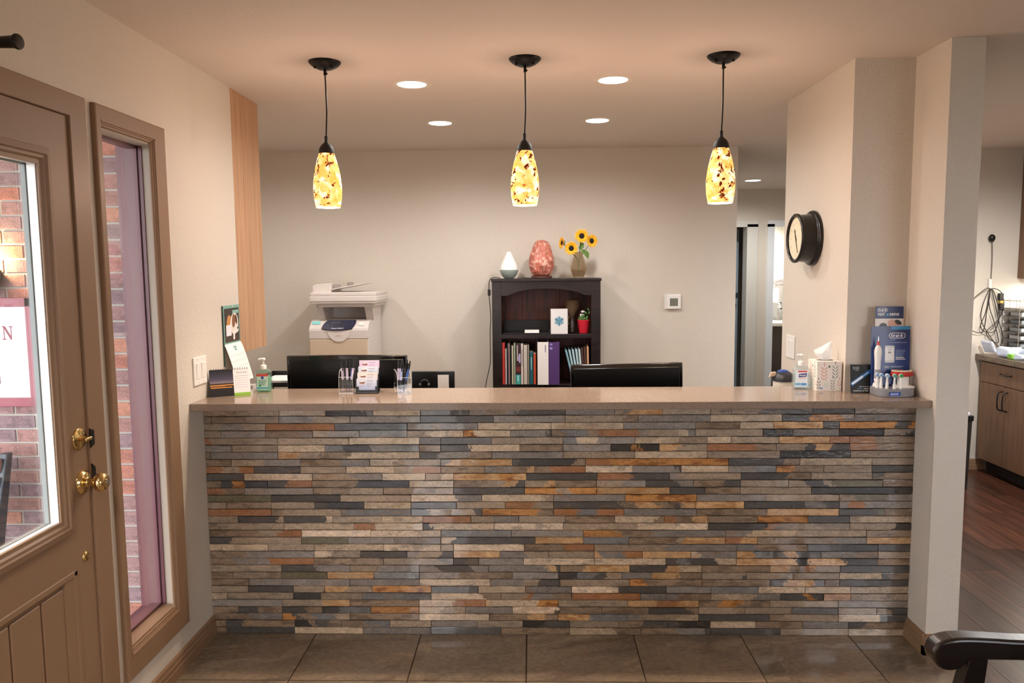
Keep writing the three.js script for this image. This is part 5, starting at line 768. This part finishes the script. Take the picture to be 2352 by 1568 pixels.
// ───────────────────────── corridor and the rooms at its end
{
  const fm = mat(0xcfcdc6, 0.5), fb = mat(0xe2e6ea, 0.5);
  const t3 = struct('trim_3', null, null, 'pale frame of the dark doorway in the corridor', 'trim');
  part('frame', merge(bx(2.43, 2.55, 0, 2.06, -5.5, -5.48), bx(2.43, 2.50, 0, 2.06, -5.65, -5.5), bx(1.7, 2.55, 2.03, 2.1, -5.5, -5.48), bx(1.70, 1.78, 0, 2.06, -5.5, -5.48)), fm, t3);
  const t4 = struct('trim_4', null, null, 'white frame of the bright doorway in the corridor', 'trim');
  part('frame', merge(bx(2.66, 2.735, 0, 2.06, -5.5, -5.48), bx(2.70, 2.735, 0, 2.06, -5.65, -5.5), bx(2.66, 3.5, 2.03, 2.1, -5.5, -5.48), bx(3.42, 3.5, 0, 2.06, -5.5, -5.48)), fb, t4);
  const d = struct('door_2', null, null, 'dark blue-grey door standing in the left corridor doorway', 'door');
  const dg = mat(new THREE.Color().setRGB(0.24, 0.31, 0.37), 0.5);
  part('door_leaf', bx(1.77, 2.44, 0.01, 2.03, -5.9, -5.86, 0.002), dg, d); part('rail', bx(1.8, 2.44, 1.22, 1.28, -5.862, -5.852), mat(0x2b3640, 0.5), d); part('coat_hook', tube([[2.40, 1.18, -5.85], [2.40, 1.15, -5.82], [2.41, 1.12, -5.83]], 0.006, 8), darkMetal, d);
  const w = struct('window_3', null, null, 'bright window beyond the corridor', 'window');
  part('glass', bx(2.72, 3.46, 1.05, 2.1, -7.46, -7.455), glassM, w); part('frame', merge(bx(2.72, 2.76, 1.05, 2.1, -7.48, -7.4), bx(3.42, 3.46, 1.05, 2.1, -7.48, -7.4), bx(2.72, 3.46, 1.05, 1.09, -7.48, -7.4), bx(2.72, 3.46, 2.06, 2.1, -7.48, -7.4), bx(3.1, 3.13, 1.05, 2.1, -7.47, -7.4)), whiteM, w);
  const c = thing('curtain', 'sheer white curtain at the corridor end window', 'curtain', [3.08, 1.32, -7.3]);
  const n = 60, pos = [], idx = []; for (let i = 0; i <= n; i++) for (let j = 0; j < 2; j++) pos.push(-0.05 + 0.42 * i / n, j * 0.8, 0.02 * Math.sin(i * 0.9)); for (let i = 0; i < n; i++) { const a = i * 2; idx.push(a, a + 2, a + 1, a + 1, a + 2, a + 3); }
  const g = new THREE.BufferGeometry(); g.setAttribute('position', new THREE.Float32BufferAttribute(pos, 3)); g.setIndex(idx); g.computeVertexNormals(); part('curtain_sheet', g, phys(0xf2efe2, 0.95, { transmission: 0.45, thickness: 0, side: THREE.DoubleSide }), c); part('curtain_rod', cyl(0.008, 0.008, 0.8, 12).rotateZ(Math.PI / 2), chromeM, c, [0, 0.81, 0]);
  const s = thing('washbasin', 'white basin counter on a dark cabinet beyond the corridor', 'washbasin', [3.07, 0, -7.1]);
  part('cabinet_body', bx(-0.42, 0.42, 0, 0.8, -0.28, 0.25), mat(0x4c443d, 0.5), s); part('basin_top', bx(-0.425, 0.425, 0.8, 0.85, -0.29, 0.28, 0.01), whiteM, s); part('tap', tube([[0.3, 0.85, -0.15], [0.3, 1.04, -0.15], [0.3, 1.08, -0.1], [0.3, 1.02, -0.04]], 0.014, 10), chromeM, s);
  const bag = thing('paper_towel_bundle', 'crumpled white bundle below the corridor end window', 'bundle', [3.36, 1.33, -7.14]); const bg = new THREE.IcosahedronGeometry(0.13, 3), bp = bg.attributes.position; for (let i = 0; i < bp.count; i++) { const k = 0.8 + 0.4 * vn(bp.getX(i) * 26 + 5, bp.getY(i) * 26 + bp.getZ(i) * 31, 401); bp.setXYZ(i, bp.getX(i) * k, bp.getY(i) * k * 0.8 + 0.1, bp.getZ(i) * k * 0.6); } bg.computeVertexNormals(); part('bundle_sheet', bg, mat(0xf4f2f4, 0.7), bag); part('wall_shelf', bx(-0.12, 0.139, -0.03, 0.0, -0.09, 0.09, 0.003), whiteM, bag);
}
// ───────────────────────── side room
{
  const graniteT = dataTex(256, 256, (u, v) => { const n = fbm(u * 30, v * 30, 501, 3, 30), k = 0.6 + 0.7 * (n - 0.3); return [0.56 * k, 0.48 * k, 0.40 * k]; });
  for (let i = 0; i < 5; i++) {
    const z1 = -2.04 + i * 0.64 , z0 = z1 - 0.63, o = thing('base_cabinet', ['grey-brown base cabinet at the wall end of the side room run', 'grey-brown base cabinet second from the wall in the side room', 'grey-brown base cabinet third from the wall in the side room', 'grey-brown base cabinet fourth from the wall in the side room', 'grey-brown base cabinet nearest the viewer in the side room'][i], 'cabinet', [3.45, 0, (z0 + z1) / 2], 0, 'base cabinets in the side room');
    part('body', bx(0.0, 0.59, 0.1, 0.86, -0.314, 0.314), greyOakM, o); part('toe_kick', bx(0.06, 0.59, 0, 0.1, -0.315, 0.315), mat(0x1d1612, 0.7), o);
    const dr = part('drawer_front', bx(-0.02, 0, 0.70, 0.85, -0.312, 0.312, 0.002), greyOakM, o); part('handle', tube([[-0.02, 0.785, -0.06], [-0.045, 0.785, -0.05], [-0.045, 0.785, 0.05], [-0.02, 0.785, 0.06]], 0.005, 8), blackM, dr);
    for (const s of [-1, 1]) { const d = part('cabinet_door', bx(-0.02, 0, 0.105, 0.695, s > 0 ? 0.002 : -0.312, s > 0 ? 0.312 : -0.002, 0.002), greyOakM, o); part('handle', tube([[-0.02, 0.66, s * 0.03], [-0.05, 0.65, s * 0.03], [-0.05, 0.53, s * 0.03], [-0.02, 0.52, s * 0.03]], 0.005, 8), blackM, d); }
  }
  solo('side_worktop', bx(3.40, 4.05, 0.862, 0.905, -2.7, 1.2, 0.006), mat(0xffffff, 0.3, { map: rep(graniteT, 4) }), 'speckled stone worktop on the side room cabinets', 'worktop');
  const u = thing('wall_cabinet', 'grey-brown wall cabinet above the side room worktop', 'cabinet', [3.866, 1.475, -1.9]);
  part('body', bx(-0.16, 0.17, 0, 0.93, -0.8, 0.8), greyOakM, u); for (const k of [0, 1]) { const d = part('cabinet_door', bx(-0.18, -0.16, 0.002, 0.928, k ? 0.002 : -0.798, k ? 0.798 : -0.002, 0.002), greyOakM, u); part('handle', tube([[-0.18, 0.08, k ? 0.04 : -0.04], [-0.21, 0.09, k ? 0.04 : -0.04], [-0.21, 0.21, k ? 0.04 : -0.04], [-0.18, 0.22, k ? 0.04 : -0.04]], 0.005, 8), blackM, d); }
  const ul = part('undercabinet_lamp', bx(-0.1, 0.1, -0.02, -0.002, -0.75, 0.3), glow(1, 0.92, 0.8, 1.5), u); const al = new THREE.RectAreaLight(new THREE.Color().setRGB(1, 0.9, 0.76), 30, 0.16, 1.0); al.position.set(0, -0.026, -0.22); al.rotation.x = -Math.PI / 2; u.add(al);
  // cable hanging on the rear wall
  const c = thing('hanging_cable', 'looped black cable hanging from a hook on the cream wall', 'cable', [3.477, 1.43, -2.685]);
  part('wall_plug', new THREE.SphereGeometry(0.026, 20, 14).scale(0.9, 1.1, 0.8), blackM, c, [-0.005, 0.352, 0.005]); part('drop', tube([[-0.003, 0.35, 0.005], [0.006, 0.2, 0.002], [0.004, 0.02, 0.004]], 0.003, 6), mat(0x6a625c, 0.6), c); part('hook', new RoundedBoxGeometry(0.022, 0.07, 0.016, 3, 0.005), whiteM, c, [0, 0.01, 0]);
  const loop = (a) => part('cable_loop', tube(a, 0.0032, 6, 70, true), mat(0x2a2624, 0.5), c);
  loop([[0, -0.03, 0.012], [-0.05, -0.14, 0.014], [-0.06, -0.26, 0.012], [0.02, -0.40, 0.012], [0.085, -0.47, 0.012], [0.11, -0.42, 0.012], [0.06, -0.24, 0.016], [0.03, -0.12, 0.014]]); loop([[0.005, -0.03, 0.016], [-0.03, -0.2, 0.018], [-0.06, -0.33, 0.014], [0.03, -0.36, 0.016], [0.07, -0.25, 0.018], [0.04, -0.1, 0.016]]);
  loop([[0, -0.03, 0.02], [0.07, -0.05, 0.02], [0.1, -0.16, 0.02], [0.05, -0.28, 0.02], [-0.02, -0.36, 0.018], [0.02, -0.42, 0.02], [0.07, -0.44, 0.02], [0.04, -0.3, 0.02], [-0.01, -0.15, 0.02]]); loop([[-0.01, -0.025, 0.01], [-0.12, -0.1, 0.01], [-0.2, -0.2, 0.01], [-0.16, -0.32, 0.01], [-0.05, -0.36, 0.01], [-0.02, -0.2, 0.012]]);
  part('plug', merge(new RoundedBoxGeometry(0.035, 0.055, 0.03, 2, 0.006), new RoundedBoxGeometry(0.035, 0.055, 0.03, 2, 0.006).translate(0.008, -0.075, 0)), blackM, c, [0.072, -0.09, 0.02]); part('plug_band', bx(-0.012, 0.012, -0.01, 0.01, -0.012, 0.018), mat(0xb79a4a, 0.5), c, [0.074, -0.128, 0.02]);
  // wire rack with supplies
  const r = thing('wire_rack', 'steel wire rack of supplies on the side room worktop', 'rack', [3.785, 0.906, -2.59]); const steel = mat(0x9b9894, 0.3, { metalness: 0.8 });
  const wires = []; for (let i = 0; i <= 8; i++) { wires.push(bx(-0.2 + i * 0.05, -0.197 + i * 0.05, 0, 0.42, 0.098, 0.101)); wires.push(bx(-0.2 + i * 0.05, -0.197 + i * 0.05, 0, 0.42, -0.101, -0.098)); } for (let j = 0; j <= 7; j++) { wires.push(bx(-0.2, 0.2, j * 0.058, j * 0.058 + 0.003, 0.098, 0.101)); wires.push(bx(-0.2, -0.197, j * 0.058, j * 0.058 + 0.003, -0.1, 0.1)); wires.push(bx(-0.2, 0.2, j * 0.058, j * 0.058 + 0.003, -0.101, -0.098)); }
  part('wire_frame', merge(wires), steel, r); for (let j = 1; j < 7; j++) part('rack_shelf', bx(-0.196, 0.2, j * 0.058 - 0.002, j * 0.058, -0.097, 0.097), mat(0x55585c, 0.5), r);
  for (let j = 1; j < 6; j++) for (let k = 0; k < 2; k++) solo('supply_packet', new RoundedBoxGeometry(0.12, 0.03, 0.14, 2, 0.006), mat([0xb9c2c8, 0x8f989c, 0xd9dde0][(j + k) % 3], 0.5), `${['grey', 'silver', 'pale'][(j + k) % 3]} supply packet, ${['left', 'right'][k]} on rack level ${['one', 'two', 'three', 'four', 'five'][j - 1]} from the bottom`, 'packet', [3.685 + k * 0.15, 0.906 + j * 0.058 + 0.0155, -2.59], null, 'packets in the wire rack');
  const film = phys(0xdfe7f6, 0.25, { transmission: 0.35, thickness: 0 });
  const bag = (label, x, z, ry, w, h, d, rz) => { const g = new RoundedBoxGeometry(w, h, d, 4, Math.min(h, d) * 0.3), p = g.attributes.position; for (let i = 0; i < p.count; i++) { const n = vn(p.getX(i) * 50 + x * 9, p.getZ(i) * 50 + p.getY(i) * 40, 601) - 0.5; p.setXYZ(i, p.getX(i), p.getY(i) + n * 0.02, p.getZ(i) + n * 0.012); } g.computeVertexNormals(); solo('plastic_package', g, film, label, 'package', [x, 0.906 + h / 2 + 0.012, z], [0, ry, rz || 0], 'clear packages on the side worktop'); };
  bag('clear plastic package leaning at the worktop corner', 3.44, -2.6, 0.1, 0.025, 0.1, 0.12, 0.45); bag('white-blue plastic package lying in the middle of the worktop end', 3.49, -2.43, 0.25, 0.13, 0.06, 0.11); bag('blue-white plastic package in front of the wire rack', 3.60, -2.30, -0.2, 0.15, 0.06, 0.14); bag('small plastic package nearest the worktop edge', 3.47, -2.25, 0.3, 0.08, 0.03, 0.07);
  solo('green_box', new RoundedBoxGeometry(0.05, 0.035, 0.05, 2, 0.006), mat(0x7ab83c, 0.5), 'small green item among the plastic packages', 'box', [3.455, 0.924, -2.335]);
  solo('black_device', new RoundedBoxGeometry(0.1, 0.04, 0.07, 4, 0.018), blackM, 'black handheld device at the worktop edge', 'device', [3.47, 0.926, -2.14], [0, 0.4, 0]);
  const b = thing('waste_bin', 'tall dark waste bin with white liner by the cream wall', 'bin', [2.955, 0, -2.27]);
  part('bin_body', ext([[-0.12, 0], [0.12, 0], [0.135, 0.5], [-0.135, 0.5]], 0.22, 0.004).translate(0, 0, -0.11), mat(0x2a241f, 0.5), b); part('bin_rim', bx(-0.142, 0.142, 0.49, 0.53, -0.12, 0.12, 0.006), mat(0x0c0b0b, 0.4), b); part('liner', bx(-0.125, 0.125, 0.52, 0.55, -0.105, 0.105, 0.01), mat(0xe6e4e8, 0.6), b);
}
// ───────────────────────── armchair in the near right corner, facing the door
{
  const o = thing('armchair', 'dark espresso wooden armchair with scrolled arms near the pillar', 'chair', [1.33, 0, 1.62], 0), wd = phys(0x0f0705, 0.25, { clearcoat: 1, clearcoatRoughness: 0.08 });
  const side = (z, nm) => {
    // arm: gently bowed bar with a scroll that drops at the front (towards -x)
    const s = new THREE.Shape(); s.moveTo(0.30, 0.655); s.bezierCurveTo(0.1, 0.665, -0.05, 0.655, -0.17, 0.662); s.bezierCurveTo(-0.26, 0.668, -0.315, 0.672, -0.338, 0.652); s.bezierCurveTo(-0.352, 0.636, -0.346, 0.612, -0.326, 0.602); s.bezierCurveTo(-0.302, 0.594, -0.276, 0.606, -0.272, 0.626); s.bezierCurveTo(-0.2, 0.628, 0.1, 0.622, 0.30, 0.62); s.closePath();
    const g = new THREE.ExtrudeGeometry(s, { depth: 0.034, bevelEnabled: true, bevelSize: 0.008, bevelThickness: 0.008, bevelSegments: 3, curveSegments: 18 }); part('arm', g.translate(0, 0, z - 0.017), wd, o);
    part('arm_post', ext([[-0.262, 0.628], [-0.215, 0.628], [-0.225, 0.52], [-0.24, 0.42], [-0.285, 0.42], [-0.29, 0.5]], 0.03, 0.004).translate(0, 0, z - 0.015), wd, o);
    part('leg', ext([[-0.285, 0.42], [-0.24, 0.42], [-0.245, 0.0], [-0.275, 0.0]], 0.034, 0.003).translate(0, 0, z - 0.017), wd, o); part('leg', ext([[0.25, 0.42], [0.30, 0.42], [0.345, 0.0], [0.31, 0.0]], 0.034, 0.003).translate(0, 0, z - 0.017), wd, o);
    part('back_post', ext([[0.25, 0.42], [0.3, 0.42], [0.36, 0.95], [0.325, 0.95]], 0.034, 0.003).translate(0, 0, z - 0.017), wd, o);
  };
  side(-0.29); side(0.29);
  part('seat_frame', bx(-0.28, 0.29, 0.37, 0.425, -0.275, 0.275, 0.004), wd, o); part('seat_cushion', new RoundedBoxGeometry(0.56, 0.07, 0.52, 4, 0.03).translate(0, 0.455, 0), mat(0x3a2a22, 0.8), o); part('backrest', new RoundedBoxGeometry(0.05, 0.42, 0.52, 4, 0.02).rotateZ(-0.11).translate(0.325, 0.74, 0), mat(0x3a2a22, 0.8), o);
}
// ───────────────────────── seen through the door glass
{
  const o = thing('porch_sign', 'white sign with a wine-red frame on the brick porch wall', 'sign', [-2.66, 0.955, -0.355]);
  const faceT = art(512, 512, (g, w, h) => { g.fillStyle = '#f3f5f5'; g.fillRect(0, 0, w, h); g.strokeStyle = '#dfe3e4'; g.lineWidth = 2; for (let i = 0; i < 16; i++) { g.beginPath(); g.moveTo(0, i * 32 + 6); g.bezierCurveTo(170, i * 32, 340, i * 32 + 14, w, i * 32 + 4); g.stroke(); } g.fillStyle = '#7d2f45'; g.font = 'bold 100px serif'; g.save(); g.translate(398, 186); g.scale(0.62, 1.08); g.fillText('N', 0, 0); g.restore(); });
  part('sign_face', uvRect(bx(-0.29, 0.29, 0.04, 0.475, 0.0, 0.018), 'x', 'y'), mat(0xffffff, 0.6, { map: faceT }), o);
  part('sign_frame', merge(bx(-0.33, 0.325, 0, 0.042, -0.005, 0.034, 0.002), bx(-0.33, 0.325, 0.473, 0.515, -0.005, 0.034, 0.002), bx(-0.33, -0.288, 0, 0.515, -0.005, 0.034, 0.002), bx(0.288, 0.325, 0, 0.515, -0.005, 0.034, 0.002)), mat(new THREE.Color().setRGB(0.24, 0.045, 0.075), 0.45), o);
  solo('paper_notice', bx(-0.11, 0.11, 0, 0.25, 0, 0.002), mat(0xcfc3d8, 0.7), 'pale lilac paper notice taped on the door glass', 'notice', [-1.4205, 1.29, 1.295], [0, Math.PI / 2, 0]);
  const l = thing('wall_lantern', 'black metal wall lantern glowing on the brick porch wall', 'lantern', [-2.535, 1.55, -0.30]);
  part('back_plate', lathe([[0, 0], [0.045, 0], [0.05, 0.01], [0, 0.012]], 8).rotateX(Math.PI / 2), darkMetal, l, [0, 0.02, -0.06]); part('lantern_body', lathe([[0.0, -0.07], [0.03, -0.065], [0.055, -0.03], [0.068, 0.02], [0.062, 0.045], [0.05, 0.05]], 8), mat(0x2a2a2c, 0.3, { metalness: 0.5 }), l); part('arm', tube([[0, 0.02, -0.06], [0, 0.01, -0.04], [0, -0.01, -0.02]], 0.008, 8), darkMetal, l); part('lantern_bulb', new THREE.SphereGeometry(0.03, 20, 14), glow(1, 0.75, 0.42, 6), l, [0, 0.1, 0]);
  const pl = new THREE.PointLight(new THREE.Color().setRGB(1, 0.62, 0.28), 0.9); pl.position.set(0, 0.1, 0); pl.castShadow = true; l.add(pl);
  const b = thing('porch_bench', 'grey-blue metal porch bench with slatted back', 'bench', [-2.83, -0.1, 0.15], 0), bm = mat(0x2d3640, 0.35, { metalness: 0.3 }), sl = mat(0x8a6a64, 0.6);
  for (const x of [-0.4, 0.42]) { part('end_frame', ext([[-0.30, 0], [-0.26, 0], [-0.24, 0.42], [0.14, 0.42], [0.18, 0.0], [0.22, 0.0], [0.20, 0.46], [-0.20, 0.46], [-0.33, 0.86], [-0.37, 0.86], [-0.27, 0.43]], 0.03, 0.008).rotateY(-Math.PI / 2).translate(x, 0, 0), bm, b); }
  for (let i = 0; i < 5; i++) part('seat_slat', bx(-0.41, 0.41, 0.462, 0.482, -0.19 + i * 0.076, -0.13 + i * 0.076, 0.004), sl, b); for (let i = 0; i < 4; i++) part('back_slat', bx(-0.41, 0.41, 0.54 + i * 0.08, 0.605 + i * 0.08, -0.24 - i * 0.026, -0.22 - i * 0.026, 0.004), sl, b);
}
renderer.render(scene, camera);
